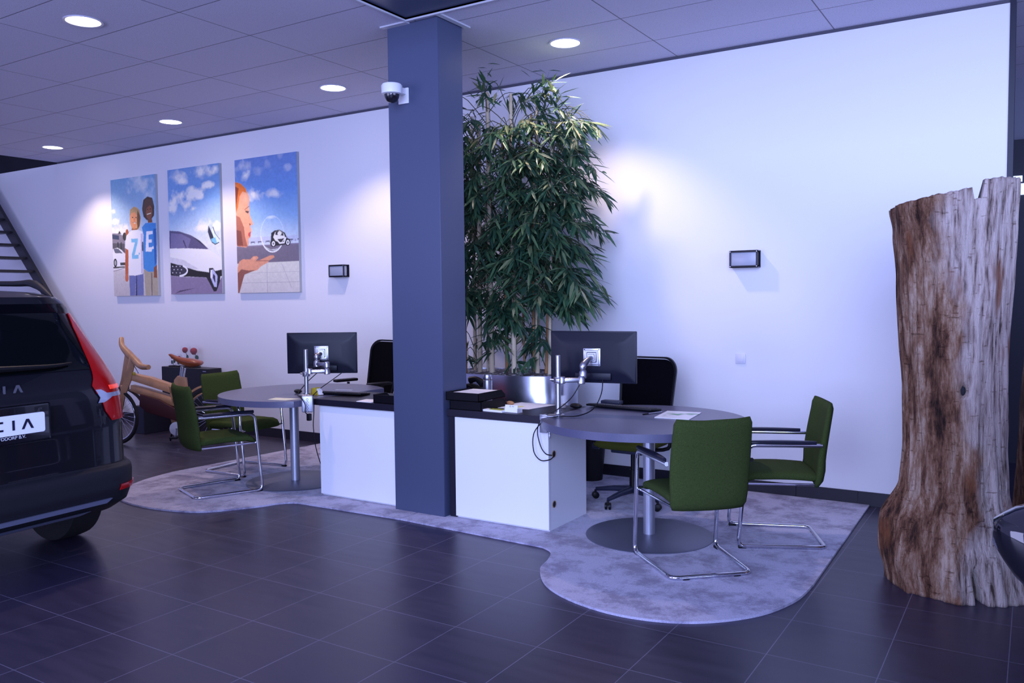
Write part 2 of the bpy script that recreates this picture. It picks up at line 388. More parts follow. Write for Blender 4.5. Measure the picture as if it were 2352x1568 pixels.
# ------------------------------------------------------------------ visitor chairs (local: faces +y)
def visitor_chair(label):
    t = thing('visitor_chair', label, 'chair', (0,0,0), 0, 'green cantilever visitor chairs')
    r = .0125
    f = MB()
    def arc(p, a, b, n=5):      # rounded corner between p->a and p->b by cutting
        p = Vector(p); a = Vector(a); b = Vector(b); d = .05
        u = (a-p).normalized()*d; v = (b-p).normalized()*d
        return [p+u*(1-k/n)**2+v*(k/n)**2 for k in range(n+1)]
    hw0, hw1 = .235, .262
    key = [(-hw1+.012,-.235,.640),(-hw1,.205,.640),(-hw1,.262,r),(-hw0,-.262,r),(hw0,-.262,r),(hw1,.262,r),(hw1,.205,.640),(hw1-.012,-.235,.640)]
    path = [key[0]]
    for i in range(1, len(key)-1): path += arc(key[i], key[i-1], key[i+1])
    path.append(key[-1])
    f.tube(path, r, 12)
    f.build('tube_frame', M_chrome, t)
    s_ = MB(); s_.tube([(-hw1,.225,.405),(hw1,.225,.405)], .009, 8); s_.tube([(-.245,.22,.40),(-.2,-.2,.39)], .008, 8); s_.tube([(.245,.22,.40),(.2,-.2,.39)], .008, 8)
    s_.build('seat_support', M_chrome, t)
    for sx in (-1, 1):
        for (yy) in (-.262, .235):
            MB().cbox((sx*(.15 if yy < 0 else .258), yy, .008), (.04,.022,.016) if yy<0 else (.022,.05,.016), .003).build('glide', M_black, t)
        p = MB(); rings = []
        for k in range(13):
            q = k/12; y = .20-.40*q; w = .027*(math.sin(PI*min(1,max(0.06,q*.94+.03)))**.35); h = .013
            rings.append([(sx*(hw1-.003-.01*q)+w*math.cos(a), y, .656+.004*math.sin(PI*q)+h*math.sin(a)) for a in [2*PI*j/12 for j in range(12)]])
        p.loft(rings).build('armrest', M_arm, t)
    # seat cushion
    s = MB(); rings = []
    N = 12
    for k in range(N+1):
        q = k/N; y = -.235+.47*q
        w = .222+.012*q; th = .062
        zc = .432+.012*math.sin(PI*q)+(.004 if q > .8 else 0) - (.03*(max(0,q-.8)/.2)**2)
        if k == 0 or k == N: w -= .02; th *= .55
        rings.append([(x*w, y, zc+z*th/2) for x, z in [(math.copysign(abs(math.cos(a))**.35, math.cos(a)), math.copysign(abs(math.sin(a))**.6, math.sin(a))*(1)) for a in [2*PI*j/28 for j in range(28)]]])
    s.loft(rings).build('seat', M_green, t, ang=80)
    # backrest
    s = MB(); rings = []
    N = 16
    for k in range(N+1):
        q = k/N; z = .375+.505*q
        yc = -.262 - .085*max(0,q-.3)**1.2
        if q < .2: yc += .02*(1-q/.2)
        w = .222+.012*math.sin(PI*q*.9)
        th = .066-.018*q
        if k == 0: th *= .5; w -= .012; 
        if k == N: th *= .5; w -= .012
        ring = []
        for a in [2*PI*j/28 for j in range(28)]:
            x = math.copysign(abs(math.cos(a))**.4, math.cos(a))*w
            yy = math.copysign(abs(math.sin(a))**.7, math.sin(a))*th/2
            ring.append((x, yc+yy+.035*(x/w)**2*.9, z+(.012*(x/w)**2 if q > .9 else 0)))
        rings.append(ring)
    s.loft(rings).build('backrest', M_green, t, ang=80)
    return t
vc = visitor_chair('green fabric chair with chrome frame, back to the viewer, before the right round table')
vc.location = (-1.672,4.60,RUG); vc.rotation_euler = (0,0,math.radians(43))
dup(vc, (-1.40,5.365,RUG), math.radians(114), 'green chrome-framed chair at the far right, between the front chair and the wall')
dup(vc, (-5.665,4.455,RUG), math.radians(-20), 'green chrome-framed chair nearest the dark car, before the left round table')
dup(vc, (-6.15,5.12,RUG), math.radians(-85), 'green chrome-framed chair behind the left round table near the wooden bicycle')

# ------------------------------------------------------------------ office chairs (local: faces -y)
def office_chair(label, loc, rz, arms=True, seatm=None, seatz=.46, backz=(.60,1.10), star=0., armz=.70):
    t = thing('office_chair', label, 'office chair', loc, rz, 'black mesh office chairs behind the desks')
    s = MB(); N = 14; rings = []
    for k in range(N+1):
        q = k/N; y = -.24+.47*q; w = .235*(1-.12*abs(2*q-1)**3); th = .07*(.55 if k in (0,N) else 1)
        rings.append([(math.copysign(abs(math.cos(a))**.5, math.cos(a))*w, y, seatz+math.copysign(abs(math.sin(a))**.8, math.sin(a))*th/2) for a in [2*PI*j/24 for j in range(24)]])
    s.loft(rings).build('seat', seatm or M_green2, t, ang=80)
    MB().box(-.13,.13,-.12,.14,seatz-.075,seatz-.035,.01).build('mechanism', M_bplas, t)
    l = MB(); l.tube([(-.05,0,seatz-.06),(-.30,0,seatz-.06)], .012, 10); l.lathe([(.02,0),(.024,.01),(.024,.05),(.018,.06)], n=16).xf(T(0,0,0)) if False else None
    l.tube([(-.29,0,seatz-.06),(-.34,0,seatz-.06)], .024, 14)
    lv = l.build('lever', M_bplas, t)
    # back
    z0, z1 = backz
    outline = rrect(.47, z1-z0, .11, 8)
    def curve(x, z): return .235+.10*((z-z0)/(z1-z0))-.05*(1-(x/.235)**2)*-1*.0+.03*0-.045*(abs(x)/.235)**2
    s = MB(); nx, nz = 16, 16
    zc = (z0+z1)/2
    V = []
    rg = [[], []]
    inner = [(x*.9, z*.93) for x, z in outline]
    def P(x, z, off): return (x*(1-.12*max(0,-z/((z1-z0)/2))*1.0), curve(x, z+zc)+off, z+zc)
    # frame ring
    fr = MB()
    fr.loft([[P(x,z,-.012) for x,z in outline],[P(x,z,.012) for x,z in outline],[P(x*.92,z*.95,.012) for x,z in outline],[P(x*.92,z*.95,-.012) for x,z in outline],[P(x,z,-.012) for x,z in outline]], cap=False)
    fr.build('back_frame', M_black, t)
    ms = MB(); rings = []
    for sc in (.93,.7,.45,.2,.02): rings.append([P(x*sc, z*sc, -.002) for x, z in outline])
    ms.loft(rings, cap=True); ms.build('backrest_mesh', M_mesh, t)
    MB().tube([(0,.12,seatz-.05),(0,.27,seatz-.03),(0,.30,z0+.05),(0,.30,z0+.2)], [.025,.025,.02,.012], 10, smooth=4).build('back_post', M_bplas, t)
    if arms:
        for sx in (-1, 1):
            a = MB(); a.tube([(sx*.14,.03,seatz-.055),(sx*.27,.03,seatz-.03),(sx*.285,.03,seatz+.05),(sx*.285,.03,armz-.02)], .014, 10, smooth=3).build('arm_post', M_black, t)
            MB().cbox((sx*.285,0,armz), (.075,.25,.028), .012, 3).build('armrest', M_black, t)
    MB().lathe([(.028,.08),(.028,.25),(.018,.25),(.018,seatz-.07)], n=20).build('gas_lift', M_black, t)
    st = MB()
    for k in range(5):
        a = star+2*PI*k/5
        st.tube([(0,0,.10),(.15*math.cos(a),.15*math.sin(a),.095),(.30*math.cos(a),.30*math.sin(a),.075)], [.03,.022,.015], 10)
    st.build('star_base', M_bplas, t)
    for k in range(5):
        a = star+2*PI*k/5; c = (.305*math.cos(a), .305*math.sin(a))
        w_ = MB()
        for d in (-.014, .014):
            m_ = T(c[0], c[1], .027) @ Rz(a+.6) @ T(0, d, 0) @ Rx(PI/2)
            u = MB(); u.lathe([(.020,-.009),(.026,-.006),(.026,.006),(.020,.009)], n=18).xf(m_); w_.join(u)
        w_.tube([(c[0],c[1],.03),(c[0],c[1],.07)], .009, 8)
        w_.build('caster', M_black, t)
    return t
office_chair('black mesh office chair with olive seat behind the right round table', (-2.56,5.76,RUG), math.radians(-2), seatm=M_green2, backz=(.55,1.085), star=math.radians(187), armz=.70)
office_chair('black mesh office chair behind the left desk, close to the pillar', (-5.46,5.96,RUG), math.radians(-14), seatm=M_green, backz=(.60,1.155), star=.4, armz=.765)

# ------------------------------------------------------------------ monitors + arms + clamps
M_mon = mat('monitor_back_plastic', (.005,.006,.016), .36, spec=.25)
M_scr = mat('monitor_screen', (.01,.01,.012), .15)
def monitor(label, a, b, z0, z1):
    a = Vector((*a, 0)); b = Vector((*b, 0)); c = (a+b)/2; d = b-a; w = d.length; ang = math.atan2(d.y, d.x)
    t = thing('monitor', label, 'monitor', (c.x, c.y, z0), ang, 'flat monitors on clamp arms')
    h = z1-z0
    m = MB(); m.box(-w/2,w/2,-.012,.012,0,h,.004,2)
    # bulged rear shell (faces -y)
    m.loft([[(x,-.012,h/2+z) for x,z in rrect(w*.97,h*.95,.01,3)],[(x,-.024,h/2+z) for x,z in rrect(w*.80,h*.66,.02,3)],[(x,-.030,h/2+z) for x,z in rrect(w*.60,h*.50,.03,3)]])
    m.box(-w*.2,w*.22,-.036,-.015,h*.06,h*.20,.004,2)
    m.build('housing', M_mon, t, ang=25)
    MB().box(-w/2+.008,w/2-.008,.0122,.0135,.012,h-.008).build('screen', M_scr, t, smooth=False)
    v = MB(); v.box(-.06,.06,-.036,-.030,h/2-.06,h/2+.06,.003,2); v.loft([[(x,-.036,h/2+z) for x,z in rrect(.095,.095,.004,2)],[(x,-.039,h/2+z) for x,z in rrect(.09,.09,.004,2)],[(x,-.039,h/2+z) for x,z in rrect(.07,.07,.004,2)],[(x,-.044,h/2+z) for x,z in rrect(.06,.06,.004,2)],[(x,-.044,h/2+z) for x,z in rrect(.045,.045,.004,2)],[(x,-.05,h/2+z) for x,z in rrect(.04,.04,.004,2)]])
    vp = v.build('mounting_plate', M_alu, t, ang=25)
    for sx in (-1,1):
        for sz in (-1,1):
            MB().lathe([(.004,0),(.004,.002)], n=10).xf(T(sx*.051,-.0362,h/2+sz*.051) @ Rx(PI/2)).build('screw', M_black, vp)
    return t, c, ang, h
mR, cRm, aR, hR = monitor('larger black monitor on the right desk, seen from behind', (-2.822,4.985), (-2.232,5.085), .990, 1.338)
mL, cLm, aL, hL = monitor('smaller black monitor on the left desk, seen from behind', (-5.345,4.925), (-4.845,5.235), .948, 1.292)
def stand(label, px, py, zb, zt, coll_z, joints, mon, rotm, end):
    """pole with clamp and two link arms ending at the monitor plate; world coords minus base"""
    t = thing('monitor_stand', label, 'monitor stand', (px, py, zb), 0, 'silver pole stands carrying the monitors')
    L = lambda p: (p[0]-px, p[1]-py, p[2]-zb)
    MB().lathe([(.017,0.014),(.017,zt-zb-.003),(.014,zt-zb)], n=24).build('pole', M_alu, t)
    MB().lathe([(.040,0.001),(.040,.006),(.026,.014),(.026,.024)], n=28).build('foot_plate', M_alu, t)
    c = MB(); c.lathe([(.020,-.022),(.030,-.020),(.030,.020),(.020,.022)], (0,0,coll_z-zb), 24)
    c.cbox((.015,-.033,coll_z-zb),(.034,.018,.036),.007,3); c.tube([(-.02,-.0,coll_z-zb),(-.055,-.012,coll_z-zb+.002)],.007,10)
    c.build('collar', M_alu, t)
    j0, j1, j2 = [Vector(L(j)) for j in joints]
    def link(a, b, name):
        m = MB(); d = (b-a); ang = math.atan2(d.y, d.x); l = d.length
        m.loft([[ (0+.02*math.cos(q)-.0, .02*math.sin(q), z) for q in [2*PI*k/8 for k in range(8)]] for z in (-.014,.014)]) if False else None
        m.cbox((l/2,0,0),(l,.034,.030),.007,3); m.lathe([(.020,-.022),(.024,-.018),(.024,.018),(.020,.024)], (0,0,0), 20); m.lathe([(.022,-.026),(.026,-.022),(.024,.014),(.016,.026)], (l,0,0), 20)
        m.xf(Matrix.Translation(a) @ Rz(ang)); return m.build(name, M_alu, t)
    MB().tube([(0,0,coll_z-zb), tuple(j0)], .017, 12).build('elbow', M_alu, t)
    link(j0, j1, 'lower_link')
    if (j2-j1).length > .09: link(j1+Vector((0,0,.045)), j2+Vector((0,0,.0)), 'upper_link')
    e = Vector(L(end))
    MB().lathe([(.020,-.03),(.027,-.026),(.027,.012),(.016,.03)], tuple(j2+Vector((0,0,.0))), 20).build('swivel', M_alu, t)
    k = MB(); k.tube([tuple(j2+Vector((0,0,.02))), tuple(j2+Vector((0,0,.055))), tuple((j2+e)/2+Vector((0,0,.035))), tuple(e)], [.018,.024,.020,.016], 14, smooth=4)
    k.ell(tuple(j2+Vector((0,0,.05))), (.025,.025,.025)).build('tilt_joint', M_alu, t)
    return t
nR = Vector((math.sin(aR), -math.cos(aR), 0)); eR = Vector((cRm.x, cRm.y, .990+hR/2-.005))+nR*.05
stR = stand('silver pole and swing arm clamped to the right desk corner, holding the larger monitor', -2.668,4.80,ZT+.001,1.187, 1.022,
      [(-2.64,4.80,1.022),(-2.535,4.875,1.022),(-2.535,4.90,1.06)], None, None, tuple(eR))
nL = Vector((math.sin(aL), -math.cos(aL), 0)); eL = Vector((cLm.x, cLm.y, .948+hL/2-.005))+nL*.05
stL = stand('silver pole and swing arm clamped to the left desk, holding the smaller monitor', -5.04,4.84,ZT+.001,1.165, .965,
      [(-5.01,4.85,.985),(-4.905,4.94,.99),(-5.075,4.995,1.04)], None, None, tuple(eL))
# clamp brackets
c = MB(); c.box(-2.755,-2.700,4.700,4.712,ZT-.105,ZT+.016,.003,2); c.box(-2.755,-2.65,4.700,4.80,ZT+.001,ZT+.010,.003,2)
c.xf(T(2.668,-4.80,-ZT-.001)).build('clamp_bracket', M_silver, stR)
c = MB(); c.tube([(-2.69,4.718,ZT-.11),(-2.69,4.718,ZT-.04)], .005, 8); c.cbox((-2.69,4.718,ZT-.125),(.012,.012,.03),.004)
c.xf(T(2.668,-4.80,-ZT-.001)).build('clamp_screw', M_silver, stR)
c = MB(); c.box(-5.115,-4.985,4.800,4.87,ZT+.001,ZT+.008,.002,1)
c.xf(T(5.04,-4.84,-ZT-.001)).build('clamp_plate', M_silver, stL)

# power socket box on the left table edge
def place_sock():
    x0, y0 = -4.797, 4.612
    t = thing('socket_box', 'small pale metal cable box hanging on the left table edge below the monitor pole', 'cable box', (x0, y0, ZT-.095))
    a = math.radians(38)
    M = Rz(a)
    b = MB(); b.cbox((0,0,.068),(.088,.018,.130),.008,3).xf(M).build('housing', M_silver, t)
    d = MB()
    for k in range(5):
        u = MB(); ring = []
        for j in range(16):
            q = 2*PI*j/16; ring.append((.008*math.cos(q), 0, .008*math.sin(q)))
        u.tube(ring+[ring[0]], .0016, 6).xf(T(0,-.0098,.105-.023*k)); d.join(u)
    d.xf(M).build('vent_rings', mat('slot_grey', (.10,.10,.16), .5), t)
    return t
place_sock()
plug = tag(MB().cbox((-4.785,4.615,.655),(.032,.032,.055),.006).build('power_plug', M_black), 'black plug hanging on the cable under the left desk edge', 'plug')

# cables
def cable(pts, label, r=.0035):
    o = MB().tube(pts, r, 8, smooth=8).build('cable', M_black)
    return tag(o, label, 'cable')
cable([(-2.56,4.895,.985),(-2.60,4.85,.90),(-2.66,4.77,.83),(-2.735,4.712,.785),(-2.765,4.690,.70),(-2.745,4.690,.60),(-2.712,4.70,.545),(-2.6985,4.76,.524)], 'black cable curling from the right monitor arm into the cabinet cable hole, inner loop')
cable([(-2.45,5.018,1.03),(-2.44,4.98,.93),(-2.47,4.92,.83),(-2.52,4.80,.795),(-2.62,4.715,.792),(-2.70,4.688,.772),(-2.785,4.680,.68),(-2.79,4.680,.56),(-2.745,4.690,.50),(-2.700,4.74,.50),(-2.698,4.80,.52)], 'black cable hanging from the right monitor in a wide outer loop before the white cabinet')
cable([(-4.93,5.13,.95),(-4.95,5.04,.90),(-4.99,4.95,.84),(-4.95,4.82,.795),(-4.86,4.72,.80),(-4.815,4.697,.775),(-4.815,4.695,.68),(-4.828,4.70,.55),(-4.845,4.75,.35),(-4.87,4.9,.03)], 'black cable running from the left monitor over the desk edge to the floor')
cable([(-5.10,5.02,.955),(-5.14,4.94,.88),(-5.10,4.80,.80),(-4.95,4.70,.793),(-4.84,4.58,.815),(-4.785,4.575,.76),(-4.79,4.58,.70),(-4.787,4.60,.68)], 'thin black cable dropping from the left monitor pole to the hanging plug')

# ------------------------------------------------------------------ desk items
def keyboard(label, c, w, rz):
    t = thing('keyboard', label, 'keyboard', (c[0], c[1], ZT), rz, 'black keyboards on the desks')
    M = T(0,0,.014) @ Rx(math.radians(-5))
    MB().cbox((0,0,0),(w,.15,.014),.004,2).xf(M).build('body', M_black, t)
    k = MB()
    for r_ in range(5):
        for c_ in range(int(w/.021)):
            k.cbox((-w/2+.016+c_*.0205,-.05+r_*.024,.0085),(.016,.018,.004),.0012,1)
    k.xf(M).build('keys', mat('key_plastic', (.02,.02,.028), .4), t)
    for sx in (-1, 1): MB().box(sx*w*.36-.012,sx*w*.36+.012,.05,.062,0.0005,.014,.002,1).build('foot', M_black, t)
    return t
keyboard('black keyboard on the right table beneath the larger monitor', (-2.43,5.30), .52, math.radians(-6))
kl = keyboard('black keyboard with a white strip on the left desk beneath the smaller monitor', (-4.83,5.03), .45, math.radians(10))
MB().box(-.10,.06,.045,.07,.0325,.0345,.001,1).build('paper_strip', M_paper, kl, smooth=False)
def mouse(label, c, rz):
    o = MB().ell((0,0,.0185), (.032,.055,.018), 20, 10).build('computer_mouse', M_black)
    o.location = (c[0], c[1], ZT+.0005); o.rotation_euler = (0,0,rz)
    return tag(o, label, 'mouse', 'computer mice on the desks')
mouse('black computer mouse left of the keyboard on the right table', (-2.735,5.175), math.radians(70))
mouse('black computer mouse left of the yellow holder on the left desk', (-5.235,4.93), math.radians(60))
# flat pad behind keyboard
tag(MB().cbox((-2.62,5.52,ZT+.0135),(.15,.075,.026),.006).build('telephone_pad', M_bplas), 'small flat black device behind the keyboard on the right table', 'device')
# yellow tape holder
t = thing('tape_holder', 'yellow and white tape holder beside the pole on the left desk', 'tape holder', (-5.02,4.93,ZT), math.radians(-10))
MB().prism([(-.05,0),(.05,0),(.045,.03),(.01,.062),(-.04,.055)], -.025, .025, Rx(PI/2), bev=.004).build('body', mat('yellow_plastic', (.55,.42,.02), .4), t)
MB().prism([(.046,.005),(.072,.005),(.052,.04),(.03,.055)], -.02, .02, Rx(PI/2), bev=.002).build('white_end', M_paper, t)
# paper / brochure on right table
def sheet(name, poly, m, z0, th, label, cat, group=None):
    o = MB().prism(poly, z0, z0+th).build(name, m, smooth=False)
    return tag(o, label, cat, group)
mb = bpy.data.materials.new('brochure_print'); mb.use_nodes = True
nt = mb.node_tree; bs = nt.nodes['Principled BSDF']; tc = nt.nodes.new('ShaderNodeTexCoord'); vz = nt.nodes.new('ShaderNodeTexNoise'); vz.inputs['Scale'].default_value = 6
nt.links.new(tc.outputs['Object'], vz.inputs['Vector']); rp = nt.nodes.new('ShaderNodeValToRGB'); el = rp.color_ramp.elements
el[0].position = .36; el[0].color = (.12,.35,.16,1); el[1].position = .43; el[1].color = (.80,.82,.86,1)
nt.links.new(vz.outputs['Fac'], rp.inputs['Fac']); nt.links.new(rp.outputs['Color'], bs.inputs['Base Color']); bs.inputs['Roughness'].default_value = .35
sheet('brochure', [(-2.075,5.005),(-1.845,5.015),(-1.885,5.36),(-2.115,5.33)], mb, ZT+.001, .004, 'white printed brochure with green patches on the right table', 'brochure')
o = MB().tube([(-2.17,5.13,ZT+.0055),(-2.12,5.245,ZT+.0055)], .0042, 10).build('pen', M_alu); tag(o, 'silver pen lying left of the brochure on the right table', 'pen')
MB().tube([(-2.19,5.085,ZT+.0055),(-2.17,5.13,ZT+.0055)], .0045, 10).build('grip', M_black, o)
sheet('paper_sheet', [(-3.30,4.93),(-3.0,4.97),(-2.95,5.27),(-3.25,5.28)], M_paper, ZT+.0005, .0015, 'white paper sheet lying on the dark counter behind the card holder', 'paper')
sheet('sticky_note', [(-3.18,4.98),(-3.09,5.0),(-3.11,5.10),(-3.20,5.08)], mat('pale_yellow_paper', (.80,.78,.35), .6), ZT+.0022, .001, 'pale yellow sticky note on the white paper sheet', 'sticky note')
sheet('paper_sheet', [(-5.12,4.50),(-4.95,4.53),(-4.92,4.66),(-5.16,4.62)], mat('cream_paper', (.72,.72,.55), .6), ZT+.0008, .0012, 'pale slip of paper on the left round table in front of the pole', 'paper')
sheet('paper_sheet', [(-4.40,4.735),(-4.25,4.735),(-4.25,4.90),(-4.42,4.87)], M_paper, ZT+.0005, .004, 'white papers poking out beside the black tray on the left counter', 'paper')
sheet('paper_sheet', [(-4.42,4.76),(-4.26,4.80),(-4.30,4.93),(-4.43,4.90)], M_paper, ZT+.014, .003, 'upper white papers in the fanned pile beside the left black tray', 'paper') if False else None
# card holder
t = thing('card_holder', 'clear business card holder with white cards on the dark counter', 'card holder', (-3.02,4.775,ZT+.0005), math.radians(-3))
MB().box(-.052,.052,-.006,.0,.002,.052).xf(Rx(math.radians(-8))).build('cards', M_paper, t, smooth=False)
MB().box(-.012,-.008,-.0068,-.0062,.036,.048).xf(Rx(math.radians(-8))).build('card_mark', mat('grey_ink', (.15,.15,.25), .6), t, smooth=False)
MB().box(.002,.022,-.0068,-.0062,.041,.044).xf(Rx(math.radians(-8))).build('card_print', mat('grey_ink', (.15,.15,.25), .6), t, smooth=False)
M_clear = mat('clear_acrylic', (.9,.92,1), .05, alpha=.25, spec=.6)
h = MB(); h.box(-.055,.055,-.012,.055,0,.002); h.box(-.055,-.052,-.01,.05,0,.03); h.box(.052,.055,-.01,.05,0,.03); h.box(-.055,.055,.048,.051,0,.034)
h.build('holder', M_clear, t, smooth=False)
# notepad box
t = thing('notepad', 'flat white and yellow note block on the counter edge before the black tray', 'notepad', (-3.155,4.772,ZT), math.radians(-5))
MB().box(-.085,.085,-.03,.03,.0005,.014,.001,1).build('pad', M_paper, t, smooth=False)
MB().box(-.035,.07,-.018,.024,.0145,.018).build('cover', mat('olive_print', (.30,.32,.05), .5), t, smooth=False)
# letter trays on right counter: two stacked boxes
def tray(name, label, c, w, d, h, z, rz, papers=False):
    t = thing(name, label, 'letter tray', (c[0], c[1], z), rz, 'black stacked letter trays beside the pillar')
    m = MB()
    P = lambda s, zz: [(x*s, y*s, zz) for x, y in ((-w/2,-d/2),(w/2,-d/2),(w/2,d/2),(-w/2,d/2))]
    m.box(-w/2,w/2,-d/2,d/2,0,.004)
    m.box(-w/2,w/2,-d/2,-d/2+.005,0,h,.001,1)
    m.prism([(-d/2,0),(d/2,0),(d/2,.022),(d/2-.05,h),(-d/2,h)], w/2-.005, w/2, Matrix(((0,0,1),(1,0,0),(0,1,0))))
    m.prism([(-d/2,0),(d/2,0),(d/2,.022),(d/2-.05,h),(-d/2,h)], -w/2, -w/2+.005, Matrix(((0,0,1),(1,0,0),(0,1,0))))
    m.build('shell', M_ctopb, t, smooth=False)
    if papers: MB().box(-w/2+.02,w/2-.02,-d/2+.02,d/2-.03,.006,h-.008).build('papers', M_paper, t, smooth=False)
    return t
M_ctopb = mat('black_tray_plastic', (.003,.003,.006), .45, spec=.2)
tray('letter_tray', 'lower black letter tray of the stack on the right counter', (-3.373,4.895), .27,.33,.062, ZT+.0005, math.radians(0))
tray('letter_tray', 'upper black letter tray holding white papers on the right counter', (-3.39,4.885), .28,.34,.058, ZT+.066, math.radians(0), True)
tray('letter_tray', 'black letter tray against the pillar on the left counter', (-4.125,4.84), .215,.20,.065, ZT+.0005, 0)
t_box = bpy.data.objects[-1] if False else None
# wooden paperclip thing behind trays
tag(MB().ell((-3.235,5.10,ZT+.017),(.032,.018,.016)).build('wooden_trinket', mat('trinket_wood', (.42,.20,.08), .5)), 'small brown wooden trinket behind the letter trays', 'trinket')
# flask
t = thing('thermos_flask', 'slim stainless steel flask behind the trays beside the pillar', 'flask', (-3.50,5.20,ZT))
MB().lathe([(.030,0.0005),(.034,.004),(.034,.165),(.031,.168)], n=28).build('body', M_alu, t)
MB().lathe([(.032,.170),(.033,.172),(.033,.205),(.030,.209)], n=28).build('lid', M_alu, t)
# black phone handset peeking from behind pillar
t = thing('desk_telephone', 'black desk telephone peeking out behind the pillar on the right counter', 'telephone', (-3.445+.0,5.22,ZT))
t.location = (-3.62,5.215,ZT)
t['label'] = 'black desk telephone peeking out behind the pillar beside the flask'
MB().prism([(-.07,0),(.07,0),(.075,.02),(.045,.10),(-.06,.13)], -.05,.05, Rx(PI/2), bev=.008).build('base', M_black, t)
MB().tube([(-.05,0,.155),(.01,0,.165),(.07,0,.13)], [.028,.020,.030], 12, smooth=5).build('handset', M_black, t)
# tea glass
t = thing('tea_glass', 'glass mug with a little brown tea left, behind the right monitor pole', 'glass', (-2.835,5.16,ZT+.0005))
M_glass = mat('clear_glass', (.95,.97,1), .03, alpha=.22, spec=.8)
prof = [(.024,0),(.026,.002),(.031,.085)]
g = MB(); g.lathe(prof+[(.0295,.085),(.0245,.005)], n=28, cap=False); g.build('glass', M_glass, t)
MB().tube([(.03,0,.065),(.05,0,.062),(.052,0,.035),(.028,0,.022)], .0032, 8, smooth=5).xf(Rz(PI)).build('handle', M_glass, t)
MB().lathe([(.0235,.003),(.0255,.032)], n=24).build('tea', mat('tea', (.16,.025,.005), .1, coat=.6), t)
# waste bin
t = thing('waste_bin', 'black waste bin by the wall behind the right cabinet', 'waste bin', (-3.20,6.33,RUG))
b = MB(); b.lathe([(.09,0),(.095,.004),(.125,.36),(.129,.364),(.129,.372),(.121,.372),(.092,.01)], n=36, cap=False); b.lathe([(.0945,.002),(.0945,.008)], n=36)
b.build('bucket', M_black, t)

# ------------------------------------------------------------------ planter + bamboo
t = thing('planter', 'oval stainless steel planter behind the pillar holding the bamboo', 'planter', (-3.78,6.0,RUG))
def brushed():
    m = mat('planter_steel', (.50,.52,.60), .22, metal=1.)
    return m
def oval(a, b, n=64, p=2.6): return [(a*math.copysign(abs(math.cos(q))**(2/p), math.cos(q)), b*math.copysign(abs(math.sin(q))**(2/p), math.sin(q))) for q in [2*PI*k/n for k in range(n)]]
PH = .925
MB().loft([[(x*s, y*s, z) for x, y in oval(.58,.33)] for s, z in ((.985,0),(1,.01),(1,PH-.004),(.995,PH),(.975,PH),(.97,PH-.05),(.97,PH-.10))], cap=False).build('vessel', brushed(), t)
def pebble_mat():
    m = bpy.data.materials.new('pebbles'); m.use_nodes = True; nt = m.node_tree; b = nt.nodes['Principled BSDF']
    tc = nt.nodes.new('ShaderNodeTexCoord'); v = nt.nodes.new('ShaderNodeTexVoronoi'); v.inputs['Scale'].default_value = 55
    nt.links.new(tc.outputs['Object'], v.inputs['Vector']); r = nt.nodes.new('ShaderNodeValToRGB'); r.color_ramp.interpolation = 'CONSTANT'
    e = r.color_ramp.elements; e[0].color = (.02,.02,.03,1); e[1].position = .62; e[1].color = (.07,.07,.11,1); q = r.color_ramp.elements.new(.80); q.color = (.65,.66,.75,1)
    s = nt.nodes.new('ShaderNodeSeparateColor'); nt.links.new(v.outputs['Color'], s.inputs[0]); nt.links.new(s.outputs[0], r.inputs['Fac']); nt.links.new(r.outputs['Color'], b.inputs['Base Color'])
    bp = nt.nodes.new('ShaderNodeBump'); bp.inputs['Strength'].default_value = 1; bp.inputs['Distance'].default_value = .012; bp.invert = True
    nt.links.new(v.outputs['Distance'], bp.inputs['Height']); nt.links.new(bp.outputs['Normal'], b.inputs['Normal']); b.inputs['Roughness'].default_value = .35
    return m
pb = MB(); rs = []
for sc in (.955,.8,.6,.4,.2,.01):
    rs.append([(x*sc, y*sc, PH-.015+.022*(1-sc*sc)+.006*noise.noise(Vector((x*sc*22,y*sc*22,0)))) for x, y in oval(.58,.33)])
rs.insert(0, [(x*.955, y*.955, PH-.08) for x, y in oval(.58,.33)])
po = pb.loft(rs).build('pebbles', pebble_mat(), loc=(-3.78,6.0,RUG)); tag(po, 'dark and white pebbles filling the top of the steel planter', 'pebbles', kind='stuff')

def leaf_mat():
    m = bpy.data.materials.new('bamboo_leaf'); m.use_nodes = True; nt = m.node_tree; b = nt.nodes['Principled BSDF']
    a = nt.nodes.new('ShaderNodeAttribute'); a.attribute_name = 'tone'
    r = nt.nodes.new('ShaderNodeValToRGB'); e = r.color_ramp.elements
    e[0].color = (.010,.032,.020,1); e[1].position = 1.; e[1].color = (.34,.33,.17,1)
    for p_, c_ in ((.40,(.026,.078,.042,1)), (.65,(.060,.135,.055,1)), (.85,(.15,.19,.09,1))):
        q = e.new(p_); q.color = c_
    nt.links.new(a.outputs['Fac'], r.inputs['Fac']); nt.links.new(r.outputs['Color'], b.inputs['Base Color'])
    b.inputs['Roughness'].default_value = .42; b.inputs['Specular IOR Level'].default_value = .45
    return m
M_leaf = leaf_mat()
M_culm = mat('bamboo_culm', (.60,.50,.34), .5, var=(3,.15)); M_culm2 = mat('bamboo_culm_brown', (.34,.17,.06), .5, var=(3,.25))
bz = RUG+PH-.01
plant = thing('bamboo_plant', 'tall leafy bamboo with pale canes growing from the steel planter', 'plant', (-3.78,6.0,bz))
